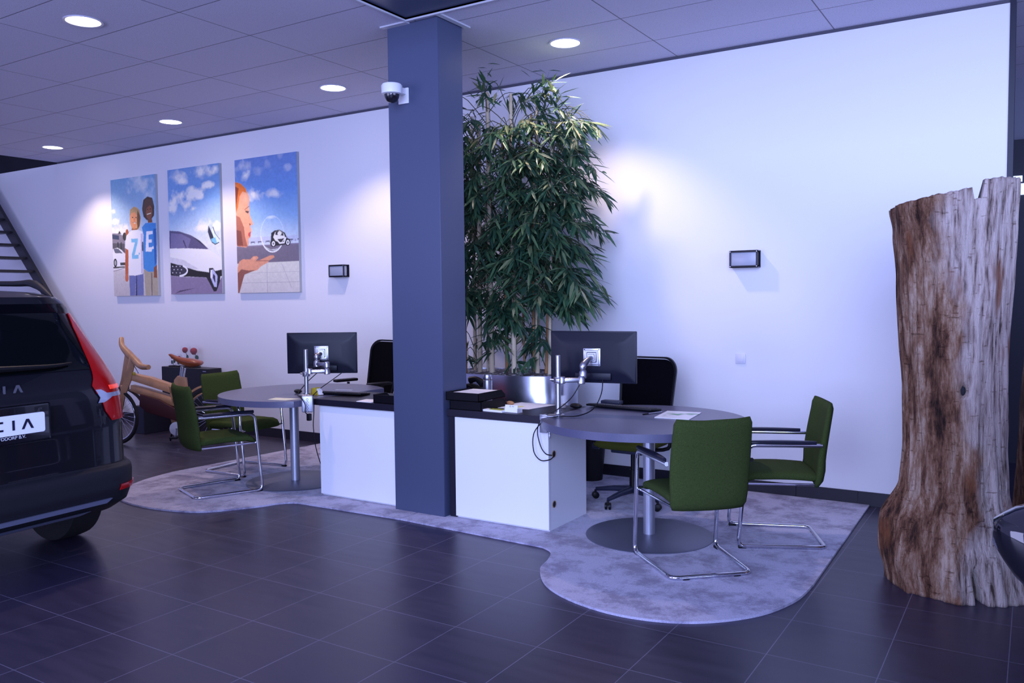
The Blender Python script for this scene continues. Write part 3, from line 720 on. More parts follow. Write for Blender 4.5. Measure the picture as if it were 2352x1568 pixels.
culms = [(-4.20,6.05,.017,0,3.15),(-4.02,5.86,.022,0,3.05),(-3.985,5.93,.010,0,2.6),(-3.895,5.86,.024,0,3.25),(-3.82,5.98,.017,1,2.9),(-3.70,5.90,.024,0,3.25),(-3.69,6.05,.010,1,3.0),
         (-3.60,6.06,.012,1,3.1),(-3.515,5.97,.020,0,3.2),(-3.45,6.0,.013,1,2.9),(-4.12,5.80,.010,1,2.7),(-3.40,5.97,.016,0,3.0)]
def reach(z):
    pts = [(1.0,.12),(1.25,.20),(1.45,.25),(1.62,.55),(1.72,.62),(1.85,.50),(2.05,.42),(2.25,.56),(2.40,.45),(2.62,.60),(2.75,.42),(2.88,.50),(3.1,.52),(3.25,.40),(3.4,.2)]
    for (a, ra), (b, rb) in zip(pts, pts[1:]):
        if a <= z <= b: return ra+(rb-ra)*(z-a)/(b-a)
    return .15
rnd = random.Random(11)
def leaf(vs, fs, tones, p, d, n, L, wd, tone):
    i = len(vs)
    side = d.cross(n).normalized()
    droop = Vector((0,0,-1))*L*.12
    m1 = p+d*L*.35; m2 = p+d*L*.72+droop*.5; e = p+d*L+droop
    vs += [p, m1+side*wd*.5, m1-n*wd*.10, m1-side*wd*.5, m2+side*wd*.34, m2-n*wd*.08, m2-side*wd*.34, e]
    fs += [(i,i+1,i+2),(i,i+2,i+3),(i+1,i+4,i+5,i+2),(i+2,i+5,i+6,i+3),(i+4,i+7,i+5),(i+5,i+7,i+6)]
    tones += [tone]*8
for ci, (cx, cy, r, brown, top) in enumerate(culms):
    # cane
    leanx = (.06 if cx > -3.5 else -.01)*rnd.uniform(.6,1.3); leany = rnd.uniform(-.04,.04)
    pos = lambda z: Vector((cx+leanx*(z-bz)/2*1., cy+leany*(z-bz)/2, z))
    m = MB(); z = bz-.004; first_ = True; seg = .26+.1*rnd.random()
    pts, rr = [pos(z)], [r]
    zz = z+seg*.6
    while zz < top:
        k = 1-.35*(zz-bz)/2.3
        for dz, f in ((-.008,1.),(0,1.14),(.008,1.)): pts.append(pos(zz+dz)); rr.append(r*k*f)
        zz += seg
    pts.append(pos(top)); rr.append(r*.5)
    m.tube(pts, rr, 10)
    m.xf(T(3.78,-6.0,-bz)).build('cane', M_culm2 if brown else M_culm, plant)
    # foliage
    vs, fs, tones = [], [], []
    sprout = {3:(3.50,.02,-.02), 8:(3.42,.10,.02), 7:(3.44,.0,.0), 1:(3.28,-.03,0)}.get(ci)
    tw = MB(); anyt = False
    nb = 38 if r > .012 else 20
    if cx > -3.55: nb += 9
    if sprout:
        zt_, ax_, ay_ = sprout; s0_ = pos(top-.15); e0_ = Vector((pos(top).x+ax_, pos(top).y+ay_, zt_))
        for li in range(9):
            q = .3+.7*li/8; p = s0_.lerp(e0_, q); a_ = li*2.4
            dd = Vector((math.cos(a_)*.7, math.sin(a_)*.7, rnd.uniform(-.1,.8))).normalized(); L = rnd.uniform(.09,.14)
            if (p+dd*L).z > 3.50: dd.z = 0; dd.normalize()
            nrm = Vector((.3,-.6,1)); nrm = (nrm-dd*nrm.dot(dd)).normalized()
            leaf(vs, fs, tones, p, dd, nrm, L, .022, rnd.uniform(.2,.6))
    for b_i in range(nb):
        low = b_i < 2
        z0 = rnd.uniform(1.0,1.45) if low else rnd.uniform(1.45, top)
        az = rnd.uniform(0, 2*PI)
        if cx > -3.75 and rnd.random() < .55 and not low: az = rnd.uniform(-.7,.5)
        if rnd.random() < .35: az = rnd.uniform(-2.6,-.5)
        Rr = reach(z0)*rnd.uniform(.65,1.0)
        if low: Rr = .18
        xmax = -3.40+reach(z0)
        start = pos(z0-.10); d = Vector((math.cos(az), math.sin(az), 0))
        end = start+d*Rr; 
        if end.x > xmax-.1: end.x = xmax-.1
        end.y = min(max(end.y, 5.42), 6.38); end.x = max(end.x, -4.55)
        mid = (start+end)/2; mid.z = z0+.10*Rr+.05; end.z = z0-.05+rnd.uniform(-.08,.06)
        if z0 > 3.08: mid.z = min(mid.z+.05,3.3); end.z = z0+rnd.uniform(-.1,.16)
        tw.tube([start, mid, end], [.004,.003,.0015], 5, smooth=4); anyt = True
        nl = rnd.randint(13,20) if not low else rnd.randint(8,12)
        base_t = rnd.random()
        for li in range(nl):
            q = .35+.65*(li+rnd.random())/nl
            p = start*(1-q)**2+mid*2*q*(1-q)+end*q*q
            tang = ((mid-start)*(1-q)+(end-mid)*q).normalized()
            la = rnd.uniform(-1.25,1.25)
            dd = (Rz(la).to_3x3() @ tang)
            dd.z = rnd.uniform(-.95,.12)-.25*(1-abs(la)/1.6)
            if z0 > 3.05 and rnd.random() < .35: dd.z = rnd.uniform(.1,.9)
            dd.normalize()
            nrm = Vector((rnd.uniform(-.5,.5), rnd.uniform(-.9,.1), 1)); nrm = (nrm-dd*nrm.dot(dd)).normalized()
            L = rnd.uniform(.12,.20); 
            if (p+dd*L).y > 6.54: dd.y = -abs(dd.y); dd.normalize()
            tn = min(1, max(0, .10+.62*rnd.random()**1.4+.38*base_t*rnd.random()+(.22*rnd.random() if z0 > 2.75 else 0)))
            leaf(vs, fs, tones, p, dd, nrm, L, rnd.uniform(.021,.032), tn)
    me = bpy.data.meshes.new('foliage'); off = Vector((-3.78,6.0,bz))
    me.from_pydata([tuple(v-off) for v in vs], [], fs); me.materials.append(M_leaf)
    at = me.attributes.new('tone', 'FLOAT', 'POINT'); at.data.foreach_set('value', tones)
    o = bpy.data.objects.new('foliage', me); COL.objects.link(o); o.parent = plant
    for za, zb_ in zip([z for z in np.linspace(1.0, top, 9)], [z for z in np.linspace(1.0, top, 9)][1:]):
        tw.tube([pos(za)+Vector((r*1.02,0,0)), pos(zb_)+Vector((r*1.02,0,0))], .002, 5)
    tw_o = tw.xf(T(3.78,-6.0,-bz)).build('twigs', mat('twig', (.05,.06,.025), .7), plant)

# ------------------------------------------------------------------ wall lamps, switch, camera
def wall_lamp(label, x0, x1, z0, z1):
    w = x1-x0; h = z1-z0; D = .085
    t = thing('wall_lamp', label, 'wall lamp', ((x0+x1)/2, W, (z0+z1)/2), 0, 'black rectangular wall lamps')
    fm = mat('lamp_black_metal', (.008,.008,.018), .4)
    f = MB()
    f.box(-w/2,w/2,-.02,-.001,-h/2,h/2,.004,1)
    for z in (-1, 1): f.box(-w/2,w/2,-D,-.001,z*h/2-.008 if z > 0 else -h/2, h/2 if z > 0 else -h/2+.008,.002,1)
    for a, b in ((-w/2,-w/2+.014),(w/2-.014,w/2)): f.box(a,b,-D,-D+.014,-h/2,h/2,.002,1); f.box(a,b,-.02,-.001,-h/2,h/2)
    f.box(-w/2,w/2,-D,-D+.014,-h/2,-h/2+.016,.002,1); f.box(-w/2,w/2,-D,-D+.014,h/2-.016,h/2,.002,1)
    f.build('housing', fm, t, smooth=False)
    MB().box(-w/2+.010,w/2-.010,-D+.006,-.022,-h/2+.012,h/2-.012,.006,2).build('glass', mat('frosted_glass', (.30,.33,.42), .3, spec=.7, emis=(.35,.4,.6), estr=.10), t)
    for sx in (-1,1):
        for sz in (-1,1): MB().lathe([(.004,0),(.004,.002)], n=10).xf(T(sx*(w/2-.008),-D-.0,sz*(h/2-.009)) @ Rx(PI/2)).build('screw', M_alu, t)
    return t
wall_lamp('black-framed rectangular wall lamp on the wide white wall at right', -2.058,-1.835,1.785,1.918)
wall_lamp('black-framed rectangular wall lamp left of the pillar beside the canvases', -6.385,-6.165,1.805,1.935)
t = thing('light_switch', 'white square wall switch low on the wall at right', 'light switch', (-1.99, W, 1.065))
MB().box(-.041,.041,-.009,-.0005,-.041,.041,.005,2).build('frame', mat('switch_white', (.72,.72,.80), .35), t)
MB().box(-.028,.028,-.013,-.008,-.028,.028,.003,2).build('rocker', mat('switch_white', (.72,.72,.80), .35), t)
t = thing('security_camera', 'white dome security camera mounted high on the pillar', 'security camera', (-3.85,4.70,3.01))
MB().box(-.045,.045,-.014,-.0005,-.055,.055,.004,2).build('wall_plate', M_whitem, t)
MB().box(-.03,.03,-.10,-.012,.006,.05,.008,2).build('bracket', M_whitem, t)
MB().lathe([(.060,-.015),(.072,-.010),(.074,.045),(.066,.056),(.02,.060)], (0,-.135,0), 36).build('housing', M_whitem, t)
MB().lathe([(.054,-.016),(.050,-.040),(.036,-.062),(.016,-.072),(.002,-.074)], (0,-.135,0), 32).build('dome', mat('smoked_dome', (.01,.01,.015), .08, coat=.5), t)

# ------------------------------------------------------------------ printed canvases
def homog(src):
    dst = [(0,0),(1,0),(1,1),(0,1)]
    A = []; B = []
    for (x, y), (u, v) in zip(src, dst):
        A.append([x,y,1,0,0,0,-u*x,-u*y]); B.append(u)
        A.append([0,0,0,x,y,1,-v*x,-v*y]); B.append(v)
    h = np.linalg.solve(np.array(A, float), np.array(B, float))
    return np.array([[h[0],h[1],h[2]],[h[3],h[4],h[5]],[h[6],h[7],1]])
def vnoise(nx, ny, sc, seed, oct=4):
    rs = np.random.RandomState(seed); out = np.zeros((ny, nx)); amp = 1; tot = 0
    for o_ in range(oct):
        gx, gy = int(sc[0]*2**o_)+2, int(sc[1]*2**o_)+2
        g = rs.rand(gy, gx)
        X = np.linspace(0, gx-1.001, nx); Y = np.linspace(0, gy-1.001, ny)
        xi = X.astype(int); yi = Y.astype(int); fx = X-xi; fy = Y-yi; fx = fx*fx*(3-2*fx); fy = fy*fy*(3-2*fy)
        a = g[yi][:, xi]; b = g[yi][:, xi+1]; c = g[yi+1][:, xi]; d = g[yi+1][:, xi+1]
        out += amp*((a*(1-fx)+b*fx)*(1-fy[:,None])+(c*(1-fx)+d*fx)*fy[:,None]); tot += amp; amp *= .5
    return out/tot
class Canvas:
    def __init__(s, corners, nx=210, ny=360):
        s.H = homog(corners); s.nx, s.ny = nx, ny
        s.U, s.V = np.meshgrid(np.linspace(0,1,nx), np.linspace(0,1,ny))
        s.a = np.zeros((ny, nx, 3))
        s.asp = nx/ny
    def uv(s, p):
        q = s.H @ np.array([p[0], p[1], 1.]); return (q[0]/q[2], q[1]/q[2])
    def blend(s, mask, col):
        c = np.array(lin(col)) if not isinstance(col, np.ndarray) else col
        s.a = s.a*(1-mask[...,None])+c*mask[...,None]
    def grad(s, stops):
        v = s.V; 
        cols = np.array([lin(c) for _, c in stops]); ps = [p for p, _ in stops]
        for k in range(3): s.a[...,k] = np.interp(v, ps, cols[:,k])
    def poly(s, pts, col, al=1., shade=None):
        P = [s.uv(p) for p in pts]; inside = np.zeros(s.U.shape, bool)
        n = len(P)
        for i in range(n):
            x1, y1 = P[i]; x2, y2 = P[(i+1) % n]
            if abs(y2-y1) < 1e-12: continue
            c = ((y1 > s.V) != (y2 > s.V)) & (s.U < (x2-x1)*(s.V-y1)/(y2-y1)+x1)
            inside ^= c
        m = inside.astype(float)*al
        mm = m.copy(); mm[1:-1,1:-1] = (m[1:-1,1:-1]*2+m[:-2,1:-1]+m[2:,1:-1]+m[1:-1,:-2]+m[1:-1,2:])/6
        s.blend(mm, col); return mm
    def ell(s, c, rx, ry, col, al=1., soft=0., rot=0.):
        cu = s.uv(c); ex = s.uv((c[0]+rx, c[1])); ey = s.uv((c[0], c[1]+ry))
        ru = abs(ex[0]-cu[0]); rv = abs(ey[1]-cu[1])
        du = (s.U-cu[0])/ru; dv = (s.V-cu[1])/rv
        if rot: du, dv = du*math.cos(rot)+dv*math.sin(rot), -du*math.sin(rot)+dv*math.cos(rot)
        d = np.sqrt(du**2+dv**2)
        w = max(soft, .06); m = np.clip((1-d)/w+.0, 0, 1)*al
        s.blend(m, col); return m
    def line(s, a, b, wd, col, al=1.):
        A = np.array(s.uv(a)); B = np.array(s.uv(b)); k = 1/ s.asp
        dx = B[0]-A[0]; dy = (B[1]-A[1])*k
        t = np.clip(((s.U-A[0])*dx+(s.V*k-A[1]*k)*dy)/(dx*dx+dy*dy+1e-9), 0, 1)
        d = np.hypot(s.U-A[0]-t*dx, s.V*k-A[1]*k-t*dy)
        m = np.clip((wd-d)/.005+.5, 0, 1)*al; s.blend(m, col)
    def clouds(s, blobs, seed, col=(225,215,230)):
        n = vnoise(s.nx, s.ny, (7,12), seed, 5)
        for c, rx, ry, al in blobs:
            cu = s.uv(c); ex = s.uv((c[0]+rx, c[1])); ey = s.uv((c[0], c[1]+ry))
            d = np.sqrt(((s.U-cu[0])/abs(ex[0]-cu[0]))**2+((s.V-cu[1])/abs(ey[1]-cu[1]))**2)
            m = np.clip((1-d)*1.1+(n-.5)*2.6, 0, 1)*np.clip((1.35-d)*3, 0, 1)*al
            s.blend(m, col)
    def build(s, name, label, x0, x1, z0, z1, depth=.035):
        w = x1-x0; h = z1-z0
        t = thing(name, label, 'canvas', ((x0+x1)/2, W, z0), 0, 'printed canvases on the white wall')
        MB().box(-w/2,w/2,-depth+.0012,-.0005,0,h,.001,1).build('stretcher', mat('canvas_edge', (.42,.44,.46), .8), t, smooth=False)
        nx, ny = s.nx, s.ny
        X = -w/2+s.U*w; Z = h-s.V*h
        co = np.stack([X, np.full_like(X, -depth), Z], -1).reshape(-1, 3)
        idx = np.arange(nx*ny).reshape(ny, nx)
        f = np.stack([idx[1:,:-1], idx[1:,1:], idx[:-1,1:], idx[:-1,:-1]], -1).reshape(-1, 4)
        me = bpy.data.meshes.new('print'); me.vertices.add(len(co)); me.vertices.foreach_set('co', co.ravel())
        me.loops.add(f.size); me.loops.foreach_set('vertex_index', f.ravel().astype(np.int32))
        me.polygons.add(len(f)); me.polygons.foreach_set('loop_start', np.arange(0, f.size, 4, dtype=np.int32)); me.update(calc_edges=True)
        at = me.attributes.new('ink', 'FLOAT_COLOR', 'POINT')
        rgba = np.ones((nx*ny, 4)); grain = vnoise(s.nx, s.ny, (40,70), 5, 3)[...,None]
        rgba[:,:3] = np.clip((s.a*(.90+.2*grain)+.012)/np.array((.68,.65,.93)), 0, .95).reshape(-1, 3); at.data.foreach_set('color', rgba.ravel().astype(np.float32))
        if 'print_ink' not in MATS:
            m = bpy.data.materials.new('print_ink'); m.use_nodes = True; b = m.node_tree.nodes['Principled BSDF']
            a = m.node_tree.nodes.new('ShaderNodeAttribute'); a.attribute_name = 'ink'; m.node_tree.links.new(a.outputs['Color'], b.inputs['Base Color'])
            b.inputs['Roughness'].default_value = .75; b.inputs['Specular IOR Level'].default_value = .2; MATS['print_ink'] = m
        me.materials.append(MATS['print_ink'])
        o = bpy.data.objects.new('print', me); COL.objects.link(o); o.parent = t
        return t
# canvas 1: two children
c = Canvas([(72,133),(628,42),(658,1503),(105,1510)])
c.grad([(0,(105,140,200)),(.35,(150,170,215)),(.6,(190,190,225)),(.77,(200,195,222)),(.78,(180,172,196)),(1,(170,160,185))])
c.clouds([((480,160),220,150,.45),((100,500),40,30,.9),((150,620),70,40,.8),((240,680),110,60,.8),((160,740),120,50,.8),((560,330),100,80,.3)], 3)
c.poly([(80,765),(170,765),(240,800),(250,1000),(90,1000)], (120,112,140)); c.poly([(80,775),(170,790),(170,840),(80,830)], (50,60,95)); c.poly([(90,880),(240,885),(240,990),(90,980)], (80,75,95))
for x in (150,190): c.poly([(x,870),(x+14,870),(x+14,980),(x,980)], (45,50,60))
c.poly([(160,770),(175,730),(200,770)], (50,50,60)); c.ell((240,800),25,50,(50,50,60))
c.poly([(92,950),(150,935),(200,960),(245,1010),(250,1110),(240,1160),(95,1165)], (222,220,240)); c.poly([(100,945),(160,945),(215,1000),(120,1000)], (90,90,120))
c.ell((122,1115),22,52,(35,35,45)); c.ell((122,1115),12,32,(150,150,170)); c.poly([(180,1110),(250,1105),(250,1140),(185,1145)], (60,60,75)); c.poly([(95,1160),(240,1155),(240,1170),(95,1180)], (60,55,70)); c.line((98,1215),(240,1175),.004,(110,100,130))
# blond child
c.ell((272,760),20,50,(150,80,60)); c.poly([(250,900),(290,900),(282,1180),(275,1330),(245,1325),(242,1150)], (165,85,62)); c.ell((262,1290),22,50,(175,95,75))
c.poly([(290,1235),(470,1235),(470,1505),(375,1505),(372,1350),(365,1505),(300,1507)], (95,100,165)); c.poly([(380,1260),(390,1260),(388,1505),(368,1505)], (55,55,105))
c.ell((375,590),70,150,(190,150,110)); c.poly([(330,700),(400,700),(408,760),(322,760)], (150,90,65)); c.ell((360,590),52,120,(205,135,105)); c.poly([(305,560),(312,480),(360,440),(430,480),(442,580),(430,660),(405,700),(410,560),(370,505),(330,520)], (170,135,105)); c.poly([(405,480),(440,560),(428,670),(402,712),(395,600)], (100,72,60))
c.poly([(345,625),(388,625),(368,648)], (235,215,215)); c.ell((342,570),8,7,(70,50,50)); c.ell((385,570),8,7,(70,50,50)); c.line((362,580),(360,608),.004,(170,100,80)); c.line((345,628),(388,628),.004,(150,70,65))
c.poly([(325,725),(405,715),(465,740),(470,900),(462,1245),(370,1265),(288,1262),(285,960),(242,935),(262,790)], (218,212,235)); c.poly([(440,760),(468,760),(465,1240),(440,1240)], (180,170,215))
c.poly([(322,825),(405,822),(402,870),(362,1020),(412,1015),(412,1062),(328,1068),(328,1010),(368,868),(322,870)], (110,165,220)); c.poly([(412,990),(428,990),(428,1015),(412,1015)], (110,165,220))
# dark-haired child
c.poly([(475,1190),(645,1200),(655,1503),(585,1503),(572,1350),(560,1503),(497,1503)], (150,138,140)); c.poly([(566,1230),(578,1230),(582,1503),(566,1503)], (105,92,100))
c.poly([(455,690),(500,635),(560,632),(632,630),(640,820),(640,1130),(600,1215),(530,1220),(470,1180),(465,950),(478,780)], (60,120,205)); c.poly([(600,700),(636,700),(638,1100),(612,1150)], (40,85,170)); c.poly([(455,860),(470,860),(470,975),(455,965)], (50,50,70))
c.poly([(525,570),(580,560),(590,625),(535,632)], (115,72,62)); c.poly([(462,470),(478,360),(530,315),(590,330),(615,430),(612,540),(590,570),(520,600),(480,560)], (72,55,60)); c.ell((548,500),42,92,(125,78,68)); c.poly([(470,470),(500,350),(590,345),(606,430),(560,420),(520,455),(500,540)], (85,62,62)); c.line((525,530),(570,515),.006,(225,205,205)); c.ell((530,470),7,6,(40,28,30)); c.ell((566,465),7,6,(40,28,30))
c.poly([(512,735),(590,728),(590,765),(540,772),(540,832),(578,832),(578,865),(538,868),(538,925),(585,925),(575,978),(500,975)], (222,218,240)); c.poly([(582,915),(600,910),(602,940),(584,948)], (222,218,240))
c.poly([(600,1170),(640,1130),(640,1290),(600,1290)], (120,70,58))
c.build('wall_canvas', 'leftmost wall canvas printed with two children in Z and E shirts', -10.32,-9.375,1.642,3.160)
# canvas 2: car nose and butterfly
c = Canvas([(75,155),(650,62),(677,1488),(112,1500)])
c.grad([(0,(100,130,200)),(.25,(105,140,212)),(.45,(160,178,225)),(.62,(200,200,228)),(1,(200,200,228))])
c.clouds([((180,220),120,80,.6),((440,150),140,90,.75),((600,120),70,60,.8),((520,310),70,45,.95),((370,400),150,75,1),((250,280),50,40,.8),((130,510),100,120,.95),((280,530),70,60,.9),((360,570),40,30,.7),((450,780),130,100,1),((620,760),60,60,.9)], 9)
c.poly([(95,815),(200,820),(330,860),(430,920),(528,1012),(95,1010)], (78,72,118)); c.poly([(110,840),(230,850),(330,900),(300,1000),(110,1005)], (105,98,150)); c.poly([(240,920),(255,915),(285,1000),(275,1000)], (60,55,95)); c.poly([(340,865),(430,925),(510,1000),(528,1012),(420,935)], (40,38,60))
c.poly([(98,1008),(300,1003),(528,1012),(620,1070),(665,1110),(670,1240),(560,1300),(300,1230),(104,1165)], (212,208,232)); c.poly([(104,1100),(250,1130),(420,1230),(300,1225),(104,1165)], (170,165,205),.6)
c.poly([(106,1160),(260,1205),(400,1245),(530,1262),(670,1230),(672,1300),(560,1330),(480,1318),(300,1310),(200,1310),(108,1300)], (28,24,40))
c.poly([(108,1298),(200,1312),(480,1316),(530,1340),(590,1470),(672,1300),(676,1490),(112,1502)], (120,105,150)); c.poly([(530,1215),(572,1215),(620,1280),(655,1250),(650,1350),(610,1465),(580,1470),(545,1400),(500,1320),(530,1280)], (30,26,44))
c.poly([(545,1235),(575,1230),(622,1300),(612,1420),(585,1420),(545,1320)], (165,165,220)); c.poly([(575,1275),(595,1300),(595,1380),(570,1320)], (38,34,70)); c.poly([(545,1235),(560,1240),(560,1330),(545,1320)], (225,225,250))
c.poly([(150,1495),(210,1460),(390,1430),(200,1478)], (60,50,85)); c.ell((195,1245),90,62,(50,46,72)); 
for dx in (0,40,80): 
    for dy in (0,1,2): c.ell((150+dx+(15 if dy==1 else 0)-20,1200+dy*35),5,6,(220,220,240))
for k in range(10):
    a0 = -1.0+k*.24; a1 = a0+.26
    c.line((195+95*math.cos(a0),1245+58*math.sin(a0)),(195+95*math.cos(a1),1245+58*math.sin(a1)),.012,(225,222,240))
c.poly([(528,750),(545,790),(575,855),(600,940),(560,935),(540,890),(518,820)], (40,45,75)); c.poly([(575,770),(600,840),(640,890),(648,930),(620,950),(585,890),(560,810)], (190,225,240)); c.poly([(550,900),(600,880),(620,945),(600,957),(565,935)], (110,165,220))
c.line((575,770),(600,840),.006,(40,45,75)); c.line((600,840),(648,900),.004,(40,45,75)); c.line((640,935),(600,957),.006,(40,45,75)); c.line((565,935),(600,957),.006,(40,45,75))
c.build('wall_canvas', 'middle wall canvas printed with a white car nose and a blue butterfly', -9.125,-8.155,1.655,3.182)
# canvas 3: face, bubble, small car
c = Canvas([(90,128),(737,32),(742,1485),(112,1490)], 230, 380)
c.grad([(0,(95,118,195)),(.25,(95,130,210)),(.45,(130,160,222)),(.6,(180,190,228)),(.645,(185,190,225)),(.65,(120,110,150)),(.66,(108,98,128)),(.775,(102,92,122)),(.78,(190,185,200)),(1,(180,172,195))])
c.clouds([((160,200),90,90,.7),((190,290),70,70,.75),((420,150),70,100,.35),((340,220),60,60,.3),((290,470),100,80,.95),((490,470),90,60,.7),((640,200),40,40,.3),((560,70),60,40,.3)], 21)
c.poly([(200,930),(460,915),(740,905),(740,960),(220,985)], (165,165,215),.6)
for x in range(250,740,12):
    if (x//40) % 2 == 0: c.poly([(x,972-(x-250)*.07),(x+12,971-(x-250)*.07),(x+12,982-(x-250)*.07),(x,983-(x-250)*.07)], (60,60,100))
for x in range(250,740,38): c.line((x,975-(x-250)*.07),(x,993-(x-250)*.07),.003,(70,70,110))
c.line((410,1190),(412,1485),.002,(120,112,140)); c.line((130,1390),(740,1380),.002,(140,132,160)); c.line((210,1290),(740,1275),.0015,(150,142,170)); c.line((560,1190),(660,1440),.002,(140,132,160))
# face
c.poly([(93,355),(150,370),(200,420),(235,500),(240,560),(232,600),(238,640),(240,690),(275,785),(270,798),(245,805),(258,855),(245,880),(250,900),(240,930),(225,940),(228,1000),(200,1030),(107,1015)], (205,142,128))
c.poly([(93,355),(150,370),(200,420),(215,470),(170,450),(140,500),(120,620),(100,680)], (190,95,45)); c.poly([(93,400),(130,420),(110,560),(98,650)], (120,50,35))
c.poly([(100,700),(140,720),(180,820),(190,920),(215,1020),(107,1015)], (140,72,68),.8); c.poly([(103,850),(150,860),(170,1010),(107,1010)], (95,45,48),.7)
c.poly([(195,650),(235,655),(225,680),(200,668)], (80,52,56)); c.line((190,640),(235,605),.005,(150,90,80)); c.poly([(225,880),(256,862),(246,890),(242,930),(222,905)], (190,70,75)); c.poly([(232,780),(250,790),(240,808)], (110,50,48)); c.ell((205,520),40,70,(228,175,160),.5,.9)
# bubble
for k in range(36):
    a0 = PI*2*k/36; a1 = a0+.19; al = .75 if 0.1 < a0 < PI-.2 else .25
    c.line((470+118*math.cos(a0),890+185*math.sin(a0)),(470+118*math.cos(a1),890+185*math.sin(a1)),.008 if al > .5 else .005,(225,228,250),al)
c.ell((460,720),60,22,(225,225,245),.5,.8); c.poly([(380,1010),(420,1050),(500,1065),(560,1010),(520,1040),(450,1050)], (215,220,245),.5)
# hand
c.poly([(108,1240),(130,1170),(165,1148),(240,1150),(270,1120),(310,1115),(325,1135),(300,1160),(330,1160),(440,1112),(480,1110),(492,1128),(430,1165),(425,1180),(350,1220),(310,1260),(230,1280),(180,1300),(165,1350),(125,1490),(112,1490)], (195,132,120))
c.poly([(110,1290),(150,1250),(230,1265),(300,1255),(180,1305),(165,1350),(125,1490),(112,1490)], (105,55,62),.85); c.line((300,1165),(430,1165),.004,(140,80,80)); c.ell((282,1138),22,20,(220,160,150),.6,.6)
# car
c.ell((480,985),34,40,(28,26,38)); c.ell((628,975),30,38,(28,26,38)); c.poly([(455,940),(460,880),(495,855),(545,848),(600,880),(622,930),(650,950),(600,1000),(560,1008),(455,1010)], (35,33,48)); c.poly([(480,925),(500,870),(545,855),(590,890),(605,940),(560,985),(500,960)], (228,225,238)); c.poly([(505,865),(545,858),(582,885),(588,910),(500,900)], (45,45,62)); c.ell((545,885),22,22,(215,210,225)); c.poly([(520,945),(595,935),(560,980),(540,978)], (45,42,58)); c.line((497,925),(545,985),.009,(228,225,238)); c.line((545,985),(590,980),.009,(228,225,238)); c.line((590,980),(608,930),.009,(228,225,238))
c.ell((480,990),18,26,(228,225,238)); c.ell((480,990),9,13,(110,108,125)); c.ell((629,978),18,26,(228,225,238)); c.ell((629,978),9,13,(110,108,125))
c.build('wall_canvas', 'rightmost and largest wall canvas, woman blowing a bubble over her open palm', -7.885,-6.872,1.655,3.186)

# ------------------------------------------------------------------ staircase
t = thing('staircase', 'dark open-riser staircase rising along the wall behind the car', 'stairs', (-10.2,6.4,0))
M_st = mat('stair_steel', (.012,.012,.016), .45)
slope = (2.875-1.81)/(12.863-11.831)
def sz(x): return 1.81+slope*(-11.831-x)     # underside line of wall stringer centre
for yy in (6.36, 5.36):
    x_a, x_b = -10.08, -13.9
    m = MB(); P = [(x_a, sz(x_a)-.13), (x_b, sz(x_b)-.13), (x_b, sz(x_b)+.13), (x_a, sz(x_a)+.13)]
    P = [(x, max(0, z)) for x, z in P]
    m.loft([[(x+10.2, y-6.4, z) for x, z in P] for y in (yy, yy+.05)])
    m.build('stringer', M_st, t, smooth=False)
for k in range(1, 17):
    z = 2.414-.192*(9-k) if False else .30+.1915*(k-1)
    x = -11.831-(z-1.81)/slope-.02
    if x < -13.8 or z > 3.2: continue
    MB().box(x-.16+10.2, x+.11+10.2, 5.41-6.4, 6.36-6.4, z-.035, z).build('tread', M_st, t, smooth=False)

# ------------------------------------------------------------------ display plinths and glass domes
o = MB().box(-9.15,-8.25,6.38,6.56,0,.765,.004,1).build('display_plinth', mat('black_satin', (.010,.010,.014), .4), smooth=False)
tag(o, 'tall black display plinth against the wall behind the bicycle saddle', 'plinth')
MB().box(-8.36,-8.30,6.376,6.38,.728,.738).build('badge', M_alu, o, smooth=False)
o = MB().box(-9.10,-8.90,5.95,6.35,0,.33,.004,1).build('display_plinth', mat('dark_blue_satin', (.014,.016,.035), .45), smooth=False)
tag(o, 'low dark blue plinth behind the bicycle front wheel', 'plinth')
M_rose = mat('red_rose', (.28,.002,.006), .5, bump=(60,.8)); M_stem = mat('rose_stem', (.015,.05,.03), .6); M_dome = mat('dome_glass', (.6,.65,.8), .02, alpha=.08, spec=1.)
def dome(label, x, y, r, h, rz_, rr, lean):
    t = thing('glass_dome', label, 'glass dome', (x, y, .766), rz_, 'glass domes with red roses on the black plinth')
    MB().lathe([(r+.008,0),(r+.008,.010),(r,.014)], n=28).build('base', M_black, t)
    pr_ = [(r,.014),(r,h-r)]+[(r*math.cos(a), h-r+r*math.sin(a)) for a in [PI/2*k/7 for k in range(1,7)]]+[(.001,h)]
    MB().lathe(pr_, n=28, cap=False).build('glass', M_dome, t)
    R = MB(); 
    R.ell((0,0,0), (rr*.85,rr*.85,rr), 14, 10)
    for k in range(7):
        a = 2*PI*k/7; R.ell((rr*.45*math.cos(a), rr*.45*math.sin(a), rr*.1), (rr*.5,rr*.5,rr*.75), 10, 8)
    R.xf(T(lean,0,h-r*.9-rr*.6)); rs = R.build('rose', M_rose, t)
    s = MB(); s.tube([(lean,0,h-r*.9-rr*1.3),(lean*.2+.02,0,h*.5),(.01,0,.02)], .003, 6, smooth=4)
    s.ell((.03,0,h*.42),(.022,.006,.03)); s.ell((-.015,0,h*.3),(.02,.006,.025)); s.build('stem', M_stem, rs)
    return t
dome('taller left glass dome with a red rose on the black plinth', -8.785,6.465,.065,.285,0,.036,-.015)
dome('taller right glass dome with a large red rose on the black plinth', -8.625,6.465,.065,.280,.6,.044,-.005)
dome('small glass dome with a red rose at the left end of the black plinth', -9.02,6.45,.043,.170,0,.026,0)
dome('small glass dome with a red rose behind the bicycle saddle', -8.90,6.45,.040,.160,0,.023,0)

